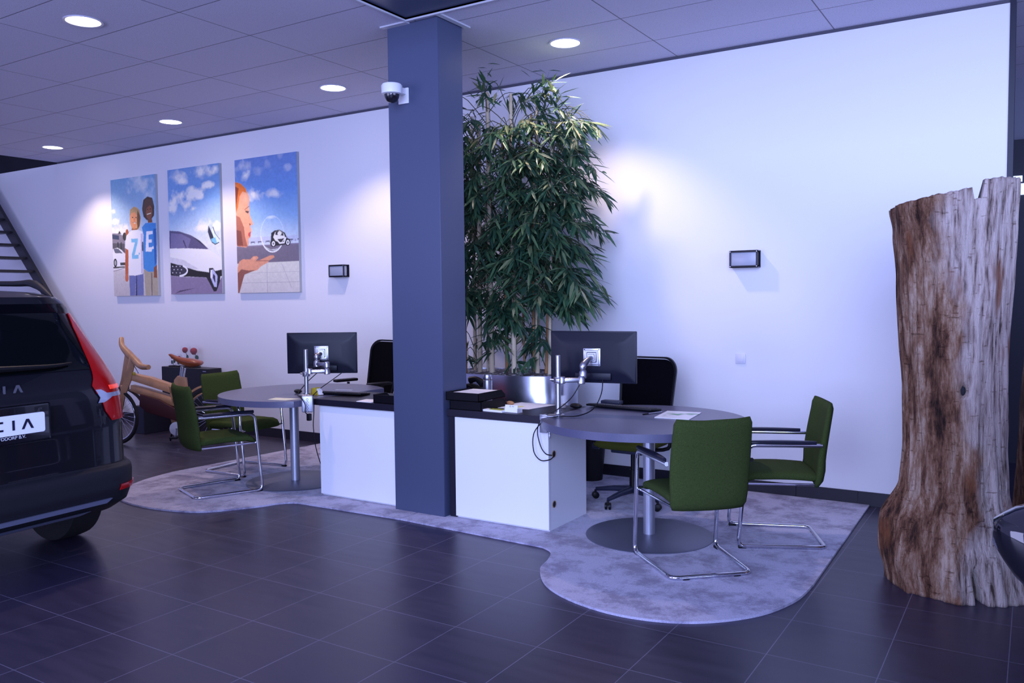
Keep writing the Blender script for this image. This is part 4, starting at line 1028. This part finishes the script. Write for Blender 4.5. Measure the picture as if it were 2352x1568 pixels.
# ------------------------------------------------------------------ wooden bicycle
ang = math.atan2(.527,.85)
bk = thing('wooden_bicycle', 'wooden-framed bicycle with brown leather saddle parked by the black plinth', 'bicycle', (-8.556,5.40,0), ang)
K = .00478
def B(px, py): return ((px-268)*K, (1020-py)*K)
MX = Matrix(((1,0,0),(0,0,1),(0,1,0)))   # prism (x,y)->(x,z), extrude along y
def plank(pts, y0, y1, name, m=M_wood, bev=.006, par=None):
    o = MB().prism([B(*p) for p in pts], y0, y1, MX, bev=bev).build(name, m, par or bk, ang=50)
    return o
plank([(309,857),(350,866),(400,884),(424,897),(428,912),(398,902),(345,884),(308,872)], -.055, .055, 'top_rail')
plank([(306,883),(340,892),(395,910),(424,915),(428,936),(405,933),(350,915),(305,896)], -.055, .055, 'lower_rail')
plank([(392,884),(424,897),(434,915),(428,938),(400,925)], -.055, .055, 'rear_block')
plank([(404,872),(412,863),(430,868),(432,890),(428,908),(402,896)], -.03, .03, 'seat_block')
plank([(396,926),(412,932),(404,972),(408,984),(399,984),(394,965)], -.035, .035, 'crank_strut')
fk = bpy.data.objects.new('fork', None); 
Mst = T(*(B(300,900)[0],0,0)) 
f = MB(); f.prism([B(*p) for p in [(306,818),(318,830),(309,870),(294,905),(280,962),(270,964),(276,915),(293,868)]], -.062, -.038, MX, bev=.004)
f.prism([B(*p) for p in [(287,808),(299,814),(295,850),(284,885),(272,962),(262,960),(266,900),(276,870)]], .038, .062, MX, bev=.004)
f.cbox((B(288,888)[0],0,B(288,888)[1]),(.05,.12,.05),.006); f.build('fork', M_wood, bk)
h = MB(); hp = [(277,779),(281,795),(298,812),(318,829),(332,838),(350,838)]
h.tube([(B(*p)[0]-.35*(.26-.11*i), .26-.11*i, B(*p)[1]) for i, p in enumerate(hp)], [.026,.030,.040,.040,.032,.026], 12, smooth=5).build('handlebar', M_wood, bk)
MB().tube([(B(292,824)[0],.12,B(292,824)[1]),(B(312,836)[0],-.02,B(312,836)[1]),(B(335,853)[0],-.16,B(335,853)[1])], .006, 8).build('brake_lever', M_chrome, bk)
MB().cbox((B(316,856)[0],-.06,B(316,856)[1]),(.03,.01,.035),.003).build('sticker', mat('yellow_plastic',(.55,.42,.02),.4), bk)
def wheel(px, r, yaw, name):
    x = B(px,0)[0]; M = T(x,0,r+.001) @ Rz(yaw)
    def circ(rr, tr, n=48):
        ring = [(rr*math.cos(2*PI*k/n), 0, rr*math.sin(2*PI*k/n)) for k in range(n)]
        m = MB(); rings = []
        for k in range(n+1):
            a = 2*PI*k/n; rings.append([((rr+tr*math.cos(b))*math.cos(a), tr*math.sin(b), (rr+tr*math.cos(b))*math.sin(a)) for b in [2*PI*j/10 for j in range(10)]])
        return m.loft(rings, cap=False).xf(M)
    w = circ(r-.018,.018).build(name, M_rub, bk)
    circ(r-.044,.010).build('rim', M_chrome, w)
    s = MB()
    for k in range(28):
        a = 2*PI*k/28; q = MB(); q.tube([(.02*math.cos(a+.8),(-1)**k*.02,.02*math.sin(a+.8)),((r-.045)*math.cos(a),0,(r-.045)*math.sin(a))], .0012, 5); s.join(q)
    q = MB(); q.tube([(0,-.04,0),(0,.04,0)], .02, 12); s.join(q)
    s.xf(M).build('spokes', M_chrome, w)
    return w
wheel(268,.305,math.radians(-22),'front_wheel'); wheel(487,.305,0,'rear_wheel')
def fender(px, r0, r1, a0, a1, m, name, rad=.305):
    x = B(px,0)[0]; rings = []
    for k in range(17):
        a = a0+(a1-a0)*k/16; cs, sn = math.cos(a), math.sin(a)
        rings.append([(x+r0*cs,-.03,rad+r0*sn),(x+r1*cs,-.03,rad+r1*sn),(x+r1*cs,.03,rad+r1*sn),(x+r0*cs,.03,rad+r0*sn)])
    return MB().loft(rings).build(name, m, bk, ang=30)
fender(487,.330,.352,math.radians(60),math.radians(165),M_wood,'rear_fender')
fender(487,.262,.275,math.radians(60),math.radians(165),M_wood,'rack_hoop')
fender(268,.318,.330,math.radians(20),math.radians(95),mat('dark_fender',(.05,.02,.02),.5),'front_fender')
# saddle
s = MB(); rings = []
sp = [(392,814,.012,.012),(398,816,.024,.030),(412,824,.036,.045),(428,829,.06,.064),(442,831,.085,.070),(455,832,.095,.055),(464,833,.08,.038),(468,834,.04,.018)]
for px, py, wy, hz in sp:
    X, Z = B(px, py); rings.append([(X, wy*math.cos(a), Z+hz*math.sin(a)*(.55 if math.sin(a) > 0 else .9)) for a in [2*PI*j/16 for j in range(16)]])
s.loft(rings).build('saddle', mat('tan_leather', (.26,.06,.018), .35, coat=.3), bk, ang=70)
sp = MB(); sp.tube([(B(421,842)[0],0,B(421,842)[1]),(B(417,872)[0],0,B(417,872)[1])], .014, 12); sp.tube([(B(428,846)[0],.0,B(428,846)[1]),(B(424,866)[0],0,B(424,866)[1])], .011, 10); sp.build('seat_post', M_chrome, bk)
cr = MB()
u = MB(); u.lathe([(.075,-.004),(.075,.004)], n=28).xf(T(B(408,984)[0],-.05,B(408,984)[1]) @ Rx(PI/2)); cr.join(u)
cr.tube([(B(408,984)[0],-.065,B(408,984)[1]),(B(406,1003)[0],-.065,.09)], .009, 8); cr.build('crank', M_chrome, bk)
MB().cbox((B(406,1003)[0],-.10,.08),(.08,.06,.02),.004).build('pedal', M_black, bk)
plank([(330,903),(372,915),(414,940),(412,965),(345,945),(328,930)], -.09, .09, 'frame_bag', mat('maroon_bag', (.05,.008,.012), .6))
MB().tube([(B(405,984)[0],.04,B(405,984)[1]),(B(487,958)[0],.04,.305)], .012, 8).build('chain_stay', M_black, bk)
MB().tube([(B(395,970)[0],.06,B(395,970)[1]),(B(375,1019)[0],.16,.008)], .010, 8).build('kickstand', M_black, bk)

# ------------------------------------------------------------------ tree trunks
def bark(name, tint=1.):
    m = bpy.data.materials.new(name); m.use_nodes = True; nt = m.node_tree; b = nt.nodes['Principled BSDF']; L = nt.links.new; N = nt.nodes.new
    tc = N('ShaderNodeTexCoord'); mp = N('ShaderNodeMapping'); mp.inputs['Scale'].default_value = (6.5,6.5,1.5); L(tc.outputs['Object'], mp.inputs['Vector'])
    n1 = N('ShaderNodeTexNoise'); n1.inputs['Scale'].default_value = 1.6; n1.inputs['Detail'].default_value = 9; n1.inputs['Roughness'].default_value = .76; n1.inputs['Distortion'].default_value = .15; L(mp.outputs['Vector'], n1.inputs['Vector'])
    r = N('ShaderNodeValToRGB'); e = r.color_ramp.elements
    e[0].position = .36; e[0].color = (.022*tint,.012*tint,.010*tint,1); e[1].position = .66; e[1].color = (.62*tint,.46*tint,.36*tint,1)
    for p_, c_ in ((.43,(.11,.048,.028)), (.495,(.24,.120,.070)), (.55,(.36,.22,.145)), (.60,(.48,.34,.25))):
        q = e.new(p_); q.color = (*[v*tint for v in c_], 1)
    L(n1.outputs['Fac'], r.inputs['Fac'])
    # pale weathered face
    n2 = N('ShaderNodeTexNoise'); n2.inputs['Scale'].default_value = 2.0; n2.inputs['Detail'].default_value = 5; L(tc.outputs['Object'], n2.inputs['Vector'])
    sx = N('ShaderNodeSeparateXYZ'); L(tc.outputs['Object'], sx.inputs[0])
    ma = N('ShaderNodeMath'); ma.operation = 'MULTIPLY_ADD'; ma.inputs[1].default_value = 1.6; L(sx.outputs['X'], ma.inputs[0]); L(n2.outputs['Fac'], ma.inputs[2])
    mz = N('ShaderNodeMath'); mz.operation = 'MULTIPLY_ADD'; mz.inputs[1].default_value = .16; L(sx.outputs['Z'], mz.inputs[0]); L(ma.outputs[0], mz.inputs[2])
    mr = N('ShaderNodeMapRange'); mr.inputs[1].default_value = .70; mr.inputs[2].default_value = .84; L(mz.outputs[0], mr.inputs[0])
    mp3 = N('ShaderNodeMapping'); mp3.inputs['Scale'].default_value = (26,26,3); L(tc.outputs['Object'], mp3.inputs['Vector'])
    n3 = N('ShaderNodeTexNoise'); n3.inputs['Scale'].default_value = 1.3; n3.inputs['Detail'].default_value = 6; n3.inputs['Roughness'].default_value = .65; L(mp3.outputs['Vector'], n3.inputs['Vector'])
    r3 = N('ShaderNodeValToRGB'); f = r3.color_ramp.elements; f[0].position = .34; f[0].color = (.09*tint,.06*tint,.05*tint,1); f[1].position = .55; f[1].color = (.64*tint,.54*tint,.49*tint,1); q = f.new(.44); q.color = (.42*tint,.33*tint,.29*tint,1)
    L(n3.outputs['Fac'], r3.inputs['Fac'])
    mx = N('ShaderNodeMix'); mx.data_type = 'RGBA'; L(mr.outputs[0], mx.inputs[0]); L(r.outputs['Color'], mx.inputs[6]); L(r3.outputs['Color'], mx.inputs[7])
    # short horizontal checks (dark flecks)
    mp4 = N('ShaderNodeMapping'); mp4.inputs['Scale'].default_value = (8,8,30); L(tc.outputs['Object'], mp4.inputs['Vector'])
    n4 = N('ShaderNodeTexNoise'); n4.inputs['Scale'].default_value = 2.2; n4.inputs['Detail'].default_value = 3; L(mp4.outputs['Vector'], n4.inputs['Vector'])
    r4 = N('ShaderNodeValToRGB'); g = r4.color_ramp.elements; g[0].position = .30; g[0].color = (.42,.36,.33,1); g[1].position = .37; g[1].color = (1,1,1,1); L(n4.outputs['Fac'], r4.inputs['Fac'])
    m2 = N('ShaderNodeMix'); m2.data_type = 'RGBA'; m2.blend_type = 'MULTIPLY'; m2.inputs[0].default_value = .85; L(mx.outputs[2], m2.inputs[6]); L(r4.outputs['Color'], m2.inputs[7])
    # rust patches
    n5 = N('ShaderNodeTexNoise'); n5.inputs['Scale'].default_value = 1.0; n5.inputs['Detail'].default_value = 3; mp5 = N('ShaderNodeMapping'); mp5.inputs['Scale'].default_value = (6,6,2.2); mp5.inputs['Location'].default_value = (3,1,2); L(tc.outputs['Object'], mp5.inputs['Vector']); L(mp5.outputs['Vector'], n5.inputs['Vector'])
    r5 = N('ShaderNodeMapRange'); r5.inputs[1].default_value = .60; r5.inputs[2].default_value = .68; r5.inputs[4].default_value = .75; L(n5.outputs['Fac'], r5.inputs[0])
    m5 = N('ShaderNodeMix'); m5.data_type = 'RGBA'; L(r5.outputs[0], m5.inputs[0]); L(m2.outputs[2], m5.inputs[6]); m5.inputs[7].default_value = (.24*tint,.085*tint,.035*tint,1)
    L(m5.outputs[2], b.inputs['Base Color'])
    ad = N('ShaderNodeMath'); ad.operation = 'ADD'; L(n1.outputs['Fac'], ad.inputs[0]); L(n3.outputs['Fac'], ad.inputs[1])
    bp = N('ShaderNodeBump'); bp.inputs['Strength'].default_value = 1.; bp.inputs['Distance'].default_value = .035; L(ad.outputs[0], bp.inputs['Height']); L(bp.outputs['Normal'], b.inputs['Normal'])
    b.inputs['Roughness'].default_value = .8; b.inputs['Specular IOR Level'].default_value = .2
    return m
def trunk(name, label, cx, cy, prof, seed, m, top=lambda x, y: 0, extra=None, grooves=True):
    t = thing(name, label, 'tree trunk', (cx, cy, 0), 0, 'upright weathered tree trunks')
    nz, na = 150, 180; rings = []
    zmax = prof[-1][0]
    for i in range(nz+1):
        z = zmax*i/nz
        for (z0, xo, r), (z1, xo1, r1) in zip(prof, prof[1:]):
            if z0 <= z <= z1:
                q = (z-z0)/(z1-z0); q = q*q*(3-2*q); X = xo+(xo1-xo)*q; R = r+(r1-r)*q; break
        ring = []
        for k in range(na):
            a = 2*PI*k/na; dx, dy = math.cos(a), math.sin(a)
            n = noise.noise(Vector((dx*1.6+seed, dy*1.6, z*.9)))*.05+noise.noise(Vector((dx*6+seed, dy*6, z*1.2)))*.020+noise.noise(Vector((dx*11+seed, dy*11, z*1.0)))*.022+noise.noise(Vector((dx*19+seed, dy*19, z*2.2)))*.014+noise.noise(Vector((dx*30, dy*30+seed, z*9)))*.004
            rr = R*(1+n*2.2)
            if extra: rr += extra(a, z)
            x, y = X+dx*rr, dy*rr
            zz = z
            if z > zmax*.93: zz = z+top(x, y)*(z-zmax*.93)/(zmax*.07)
            if i == 0: zz = 0
            ring.append((x, y, zz))
        rings.append(ring)
    # slightly hollow cut top
    last = rings[-1]; X = prof[-1][1]
    rings.append([(X+(p[0]-X)*.93, p[1]*.93, p[2]-.004) for p in last]); rings.append([(X+(p[0]-X)*.75, p[1]*.75, last[0][2]*0+zmax-.10) for p in last]); rings.append([(X+(p[0]-X)*.05, p[1]*.05, zmax-.12) for p in last])
    MB().loft(rings).build('trunk', m, t, ang=180)
    return t
def g(v, s): return math.exp(-(v/s)**2)
def wrap(a): return (a+PI) % (2*PI)-PI
def ext1(a, z):
    e = 0
    e += .045*g(wrap(a-math.radians(195)), .34)*g(z-.33, .15)          # burl low left
    e -= .20*g(wrap(a-math.radians(293)), .045)*g(max(0,z-.02), .12)     # split at the foot
    e -= .05*g(wrap(a-math.radians(212)), .07)*g(z-1.19, .05)           # knot hole left
    e -= .07*g(wrap(a-math.radians(285)), .055)*g(z-1.07, .028)         # knot hole centre
    e += .012*g(wrap(a-math.radians(285)), .15)*g(z-1.07, .07)
    e -= .02*g(wrap(a-math.radians(250)), .035)*g(z-1.45, .22)
    e -= .02*g(wrap(a-math.radians(310)), .04)*g(z-.6, .3)
    return e
def top1(x, y):
    v = .045*(x+.0)/.3
    if x > .135: v += .035
    if .10 < x < .135: v -= .055
    return v+.008*noise.noise(Vector((x*40,y*40,0)))
prof1 = [(0,.04,.345),(.16,.015,.345),(.33,.0,.315),(.55,.015,.265),(.8,.012,.252),(1.05,.005,.25),(1.35,-.005,.253),(1.65,-.005,.262),(1.9,-.015,.280),(2.075,-.02,.295)]
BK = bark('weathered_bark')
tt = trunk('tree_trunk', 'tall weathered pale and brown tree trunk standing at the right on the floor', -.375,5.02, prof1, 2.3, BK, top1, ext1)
for (px_, a, z, rx, rz_) in ((0,math.radians(284.5),1.07,.016,.028),(0,math.radians(212),1.19,.016,.05)):
    R = .225; x = .005+R*math.cos(a); y = R*math.sin(a)
    MB().ell((x, y, z), (rx,.014,rz_)).build('knot_hole', M_dark, tt)
prof2 = [(0,0,.36),(.3,0,.32),(.8,-.02,.29),(1.4,0,.28),(1.9,0,.29),(2.02,0,.30)]
trunk('tree_trunk', 'second brown tree trunk at the right frame edge behind the tall trunk', .225,5.93, prof2, 8.1, bark('brown_bark', .55), lambda x, y: .02*x)

# ------------------------------------------------------------------ cars
M_car = mat('car_paint_dark', (.004,.004,.008), .30, spec=.25, coat=.45)
M_carb = mat('bumper_plastic', (.012,.012,.017), .55, spec=.3, bump=(500,.1))
M_cglass = mat('car_glass', (.002,.003,.004), .05, spec=.5)
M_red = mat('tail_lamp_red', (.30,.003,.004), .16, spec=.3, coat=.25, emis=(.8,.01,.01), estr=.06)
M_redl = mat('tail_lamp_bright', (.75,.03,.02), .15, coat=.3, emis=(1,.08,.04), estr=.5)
M_lens = mat('tail_lamp_clear', (.40,.43,.55), .20, metal=.3, coat=.3)
# horizontal slices: z, rear s, front s, half width, rear corner r, front corner r
SL = [(.285,.10,4.42,.79,.24,.35),(.34,.03,4.48,.852,.26,.40),(.43,.0,4.52,.874,.27,.45),(.52,.0,4.52,.878,.27,.45),(.555,.01,4.50,.878,.27,.45),(.575,.05,4.50,.866,.25,.45),(.66,.06,4.48,.866,.24,.45),(.85,.07,4.42,.862,.23,.45),
      (.97,.085,4.25,.855,.22,.42),(1.04,.10,3.75,.845,.22,.40),(1.10,.125,3.32,.832,.22,.35),(1.18,.165,3.08,.808,.22,.30),(1.30,.235,2.86,.770,.22,.30),(1.42,.305,2.66,.732,.22,.28),(1.50,.345,2.50,.705,.22,.26),(1.53,.32,2.40,.690,.24,.26),(1.56,.29,2.30,.665,.27,.26),(1.60,.30,2.22,.63,.30,.26),(1.63,.42,2.10,.57,.30,.25),(1.65,.75,1.95,.46,.28,.2),(1.66,1.1,1.7,.25,.15,.15)]
def sl(z):
    if z <= SL[0][0]: return SL[0][1:]
    for a, b in zip(SL, SL[1:]):
        if a[0] <= z <= b[0]:
            q = (z-a[0])/(b[0]-a[0]); return tuple(a[i]+(b[i]-a[i])*q for i in range(1,6))
    return SL[-1][1:]
def outline_pt(q, z, off=0.):
    """q 0..1 rear half (centre to corner start), 1..2 corner, 2..3 side; returns (s, t)."""
    sr, sf, w, rr, rf = sl(z)
    if q <= 1:
        t = (w-rr)*q; s = sr+.03*(t/(w))**2*0
        return (s-off, t)
    if q <= 2:
        a = (q-1)*PI/2; p = 2.3
        c, n = math.cos(a), math.sin(a)
        return (sr+rr-(rr+off)*c**(2/p)*1.0, w-rr+(rr+off)*n**(2/p))
    s = sr+rr+(sf-rf-sr-rr)*(q-2)
    return (s, w+off)
def full_ring(z, off=0.):
    half = [outline_pt(q, z, off) for q in [i/6 for i in range(7)]+[1+i/8 for i in range(1,9)]+[2+i/14 for i in range(1,15)]]
    sr, sf, w, rr, rf = sl(z)
    for i in range(1, 9):
        a = i/8*PI/2; half.append((sf-rf+rf*math.sin(a), w-rf+rf*math.cos(a)))
    half.append((sf, 0))
    ring = half+[(s, -t) for s, t in reversed(half[1:-1])]
    return ring
def patch(rows, name, m, par, off=.004, sides=(1,-1), thick=.006, nq=14, sub=1):
    """rows: list of (z, qa, qb)"""
    out = []
    for sd in sides:
        mb_ = MB(); g1 = []; g0 = []
        R2 = []
        for a, b in zip(rows, rows[1:]):
            for k in range(4): 
                u = k/4; R2.append(tuple(a[i]+(b[i]-a[i])*u for i in range(3)))
        R2.append(rows[-1])
        for z, qa, qb in R2:
            r1 = []; r0 = []
            for k in range(nq+1):
                q = qa+(qb-qa)*k/nq; s1, t1 = outline_pt(abs(q), z, off); s0, t0 = outline_pt(abs(q), z, off-thick)
                sg = -1 if q < 0 else 1
                r1.append((s1, -sd*t1*sg, z)); r0.append((s0, -sd*t0*sg, z))
            g1.append(r1); g0.append(list(reversed(r0)))
        mb_.loft([a+b for a, b in zip(g1, g0)])
        out.append(mb_.build(name, m, par, ang=40))
    return out
def car(label, loc, rz, rear_detail=True, mirror=False, paint=M_car):
    t = thing('car', label, 'car', loc, rz)
    m = MB(); zs = [s[0] for s in SL]; zz = []
    for a, b in zip(zs, zs[1:]): zz += [a, (a+b)/2]
    zz.append(zs[-1])
    m.loft([[(s, -tt_, z) for s, tt_ in full_ring(z)] for z in zz])
    body = m.build('body', paint, t, ang=32)
    # side windows
    patch([(1.08,2.12,2.93),(1.30,2.14,2.91),(1.47,2.17,2.88)], 'side_window', M_cglass, t, nq=20)
    # windscreen
    ws = MB(); g1 = []
    for z in (1.07,1.18,1.30,1.42,1.49):
        sr, sf, w, rr, rf = sl(z); g1.append([(sf+.004-.02*(y/(w-.12))**2*1.0, y, z) for y in [(-1+2*k/12)*(w-.20) for k in range(13)]])
    ws.loft([r+[(p[0]-.02,p[1],p[2]) for p in reversed(r)] for r in g1]).build('windscreen', M_cglass, t)
    # wheels
    for s_, side in ((.74,1),(.74,-1),(3.70,1),(3.70,-1)):
        M = T(s_, side*.772, .318) @ Rx(PI/2)
        w = MB(); w.lathe([(.20,-.10),(.285,-.108),(.312,-.095),(.318,-.05),(.318,.05),(.312,.095),(.285,.108),(.20,.10)], n=48).xf(M)
        wo = w.build('wheel', M_rub, t, ang=50)
        sp = MB(); sp.lathe([(.205,side*-.106),(.20,side*-.112),(.19,side*-.104)], n=40, cap=False)
        for k in range(5):
            u = MB(); u.box(-.025,.025,.02,.20,-.01,.01,.004,1).xf(Rz(2*PI*k/5) @ T(0,0,-side*.108)); sp.join(u)
        sp.lathe([(.05,-side*.12),(.055,-side*.10)], n=20)
        sp.xf(M).build('rim', M_alu, wo)
        # arch trim
        rg = []
        for k in range(19):
            a = PI*k/18; rg.append([(s_+r*math.cos(a), side*yy, .318+r*math.sin(a)) for r, yy in ((.345,.885),(.40,.885),(.40,.905),(.345,.905))])
        MB().loft(rg).build('arch_trim', M_carb, t, ang=30)
    for sd in (1,-1):
        # roof rails
        MB().tube([(.42,sd*.56,1.60),(.62,sd*.575,1.685),(.85,sd*.58,1.69),(1.5,sd*.58,1.70),(2.1,sd*.57,1.685),(2.35,sd*.55,1.62)], [.012,.03,.022,.02,.022,.012], 10, smooth=4, flat=.8).build('roof_rail', M_carb, t)
    # bumper
    patch([(.29,-2.2,2.2),(.34,-2.2,2.2),(.43,-2.2,2.2),(.52,-2.2,2.2),(.56,-2.2,2.2),(.578,-2.2,2.2)], 'rear_bumper', M_carb, t, off=.012, sides=(1,), thick=.02, nq=60)
    patch([(.352,-1.0,1.0),(.378,-1.05,1.05)], 'bumper_strip', mat('silver_trim', (.20,.22,.32), .35, metal=.4), t, off=.030, sides=(1,), thick=.03, nq=40)
    patch([(.295,-.8,.8),(.315,-.9,.9)], 'lower_skid', mat('silver_trim', (.20,.22,.32), .35, metal=.4), t, off=.028, sides=(1,), thick=.03, nq=40)
    patch([(.415,1.15,1.62),(.450,1.17,1.66)], 'reflector', M_red, t, off=.020, nq=10)
    # rear window
    patch([(1.16,-1.05,1.05),(1.24,-1.12,1.12),(1.36,-1.15,1.15),(1.505,-1.15,1.15)], 'rear_window', M_cglass, t, off=.005, sides=(1,), nq=40)
    wp = MB(); wp.tube([(sl(1.20)[0]-.03,.06,1.20),(sl(1.195)[0]-.035,-.35,1.195),(sl(1.205)[0]-.03,-.50,1.205)], [.022,.012,.006], 8, smooth=4).build('rear_wiper', M_black, t)
    # tail lamps
    patch([(.84,1.15,2.03),(.90,1.05,2.05),(.985,1.0,2.06)], 'tail_lamp_base', M_red, t, off=.010, nq=10)
    patch([(1.01,.98,2.06),(1.06,.96,2.07),(1.14,1.05,2.06),(1.28,1.16,2.05),(1.42,1.30,2.03),(1.50,1.42,2.0)], 'tail_lamp', M_red, t, off=.012, nq=12)
    patch([(.985,1.0,2.06),(1.01,1.0,2.06)], 'tail_lamp_bar', M_lens, t, off=.014, nq=10)
    patch([(.955,.97,1.03),(.985,1.0,1.20),(1.035,.97,1.03)], 'tail_lamp_chevron', M_lens, t, off=.013, nq=6)
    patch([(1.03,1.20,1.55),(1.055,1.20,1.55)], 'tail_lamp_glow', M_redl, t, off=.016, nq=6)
    # spoiler brake light
    patch([(1.553,-.12,.12),(1.568,-.12,.12)], 'brake_light', mat('dim_red',(.10,.004,.004),.3), t, off=.008, sides=(1,), nq=8)
    # number plate & recess
    s0 = sl(.80)[0]
    MB().box(s0-.014,s0-.004,-.30,.30,.785,1.0,.012,3).build('plate_recess', mat('recess_black', (.006,.006,.010), .2, coat=.8), t)
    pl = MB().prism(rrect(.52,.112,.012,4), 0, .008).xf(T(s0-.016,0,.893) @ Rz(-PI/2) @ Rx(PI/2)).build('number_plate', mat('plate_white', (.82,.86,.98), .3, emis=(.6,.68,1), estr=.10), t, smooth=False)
    def logo(height, s_, zc, m_, name, par, th=.004, sp=1.0):
        # geometric lettering D A C I A; x runs left to right as read from behind the car
        H = height; st = H*.20; cur = [None]
        def quad(pts): cur[0].prism(pts, 0, th)
        adv = H*1.85*sp; x0 = -2*adv-.45*H
        def D(x): quad([(x,0),(x+.62*H,0),(x+.92*H,H*.30),(x+.92*H,H*.5),(x+.70*H,H*.5),(x+.70*H,H*.36),(x+.54*H,st),(x,st)]); quad([(x,H),(x+.62*H,H),(x+.92*H,H*.70),(x+.92*H,H*.5),(x+.70*H,H*.5),(x+.70*H,H*.64),(x+.54*H,H-st),(x,H-st)])
        def Cc(x): quad([(x+.95*H,0),(x+.30*H,0),(x,H*.30),(x,H*.5),(x+.22*H,H*.5),(x+.22*H,H*.36),(x+.38*H,st),(x+.95*H,st)]); quad([(x+.95*H,H),(x+.30*H,H),(x,H*.70),(x,H*.5),(x+.22*H,H*.5),(x+.22*H,H*.64),(x+.38*H,H-st),(x+.95*H,H-st)])
        def A(x): quad([(x,0),(x+.26*H,0),(x+.62*H,H*.74),(x+.98*H,0),(x+1.24*H,0),(x+.76*H,H),(x+.48*H,H)])
        def I(x): quad([(x,0),(x+.24*H,0),(x+.24*H,H),(x,H)])
        # read from behind (looking toward +s): reader's right is -y(local)
        for fn, xx_ in ((D, x0), (A, x0+adv*.92), (Cc, x0+adv*1.98), (I, x0+adv*2.98), (A, x0+adv*3.48)):
            cur[0] = MB(); fn(xx_)
            cur[0].xf(T(s_, 0, zc-H/2) @ Matrix(((0,0,-1,0),(-1,0,0,0),(0,1,0,0),(0,0,0,1)))).build(name, m_, par, smooth=False)
    logo(.055, s0-.025, .893, mat('plate_ink', (.01,.01,.03), .4), 'plate_letter', pl, .0015)
    logo(.053, sl(1.085)[0]-.004, 1.080, mat('badge_grey', (.16,.16,.20), .35, metal=.5), 'badge_letter', t, .005)
    if rear_detail:
        cu = bpy.data.curves.new('dealer_lettering', 'FONT'); cu.body = 'HOOFDDORP B.V.'; cu.size = .026; cu.extrude = .0006; cu.align_x = 'RIGHT'; cu.align_y = 'CENTER'
        o_ = bpy.data.objects.new('tmp_text', cu); COL.objects.link(o_); bpy.context.view_layer.update()
        me_ = bpy.data.meshes.new_from_object(o_.evaluated_get(bpy.context.evaluated_depsgraph_get())); bpy.data.objects.remove(o_); me_.materials.clear(); me_.materials.append(mat('lettering_white', (.7,.72,.8), .5))
        o = bpy.data.objects.new('dealer_lettering', me_); COL.objects.link(o); o.parent = t
        o.matrix_local = T(s0-.0155,-.155,.822) @ Matrix(((0,0,-1,0),(-1,0,0,0),(0,1,0,0),(0,0,0,1)))
    if mirror:
        for sd in ((1,) if mirror == 1 else (-1,)):
            mm = MB(); rings = []
            for k in range(13):
                q = k/12; y = .885+.235*q
                f_ = max(.10, (1-max(0,(q-.35)/.65)**2.6))**.6*(.55+.45*min(1,q/.35))
                hz = .092*f_; hs = .075*f_
                rings.append([(2.95+hs*math.copysign(abs(math.cos(a))**.8, math.cos(a))+.03*q, sd*y, 1.050+.030*q**3+(hz*math.sin(a)*(1.0 if math.sin(a) > 0 else 1.25))) for a in [2*PI*j/20 for j in range(20)]])
            mm.loft(rings).build('wing_mirror', mat('gloss_black', (.006,.006,.009), .06, coat=1.), t, ang=70)
            MB().box(2.86,2.872,min(sd*.93,sd*1.09),max(sd*.93,sd*1.09),.98,1.08,.004,1).build('mirror_glass', M_alu, t)
    return t
al = math.radians(3)
car('dark blue-black car seen from behind at the left, rear end facing the desks', (-4.712,2.312,0), PI+al)
# ------------------------------------------------------------------ second car, only its wing mirror shows
car('black car at the right frame edge, only its glossy wing mirror in view', (1.052,4.95,0), -PI/2, rear_detail=False, mirror=-1, paint=mat('gloss_black_paint', (.006,.006,.009), .12, coat=1.))

# ------------------------------------------------------------------ lights
def area(name, loc, rot, sx, sy, e, col):
    l = bpy.data.lights.new(name, 'AREA'); l.shape = 'RECTANGLE'; l.size = sx; l.size_y = sy; l.energy = e; l.color = col
    o = bpy.data.objects.new(name, l); COL.objects.link(o); o.location = loc; o.rotation_euler = rot; return o
BL = (.43,.525,.98)
area('window_daylight', (1.2,-4.6,3.4), (PI/2,0,0), 7, 6.0, 1520, BL)
area('window_daylight', (-7.5,-4.6,1.6), (PI/2,0,0), 6, 2.9, 400, (.48,.50,.92))
area('window_daylight', (6.4,3.4,1.8), (PI/2,0,PI/2), 2.6, 3.2, 260, BL)
area('window_daylight', (6.4,-.2,1.8), (PI/2,0,PI/2), 2.6, 3.2, 260, BL)
w = bpy.data.worlds.new('World'); S.world = w; w.use_nodes = True
bg = w.node_tree.nodes['Background']; bg.inputs['Color'].default_value = (.40,.41,1.,1); bg.inputs['Strength'].default_value = .75

# ------------------------------------------------------------------ camera
cam = bpy.data.cameras.new('Camera'); co = bpy.data.objects.new('Camera', cam); COL.objects.link(co)
cam.sensor_width = 36; cam.lens = 1913.9/2352*36; cam.clip_start = .05
R = ((.8462,.5327,-.0102),(.0193,-.0497,-.9986),(-.5325,.8448,-.0523))
right, down, fwd = [Vector(r).normalized() for r in R]
co.matrix_world = Matrix(((right.x,-down.x,-fwd.x,0),(right.y,-down.y,-fwd.y,0),(right.z,-down.z,-fwd.z,1.5673),(0,0,0,1)))
S.camera = co
S.view_settings.view_transform = 'Standard'; S.view_settings.look = 'None'
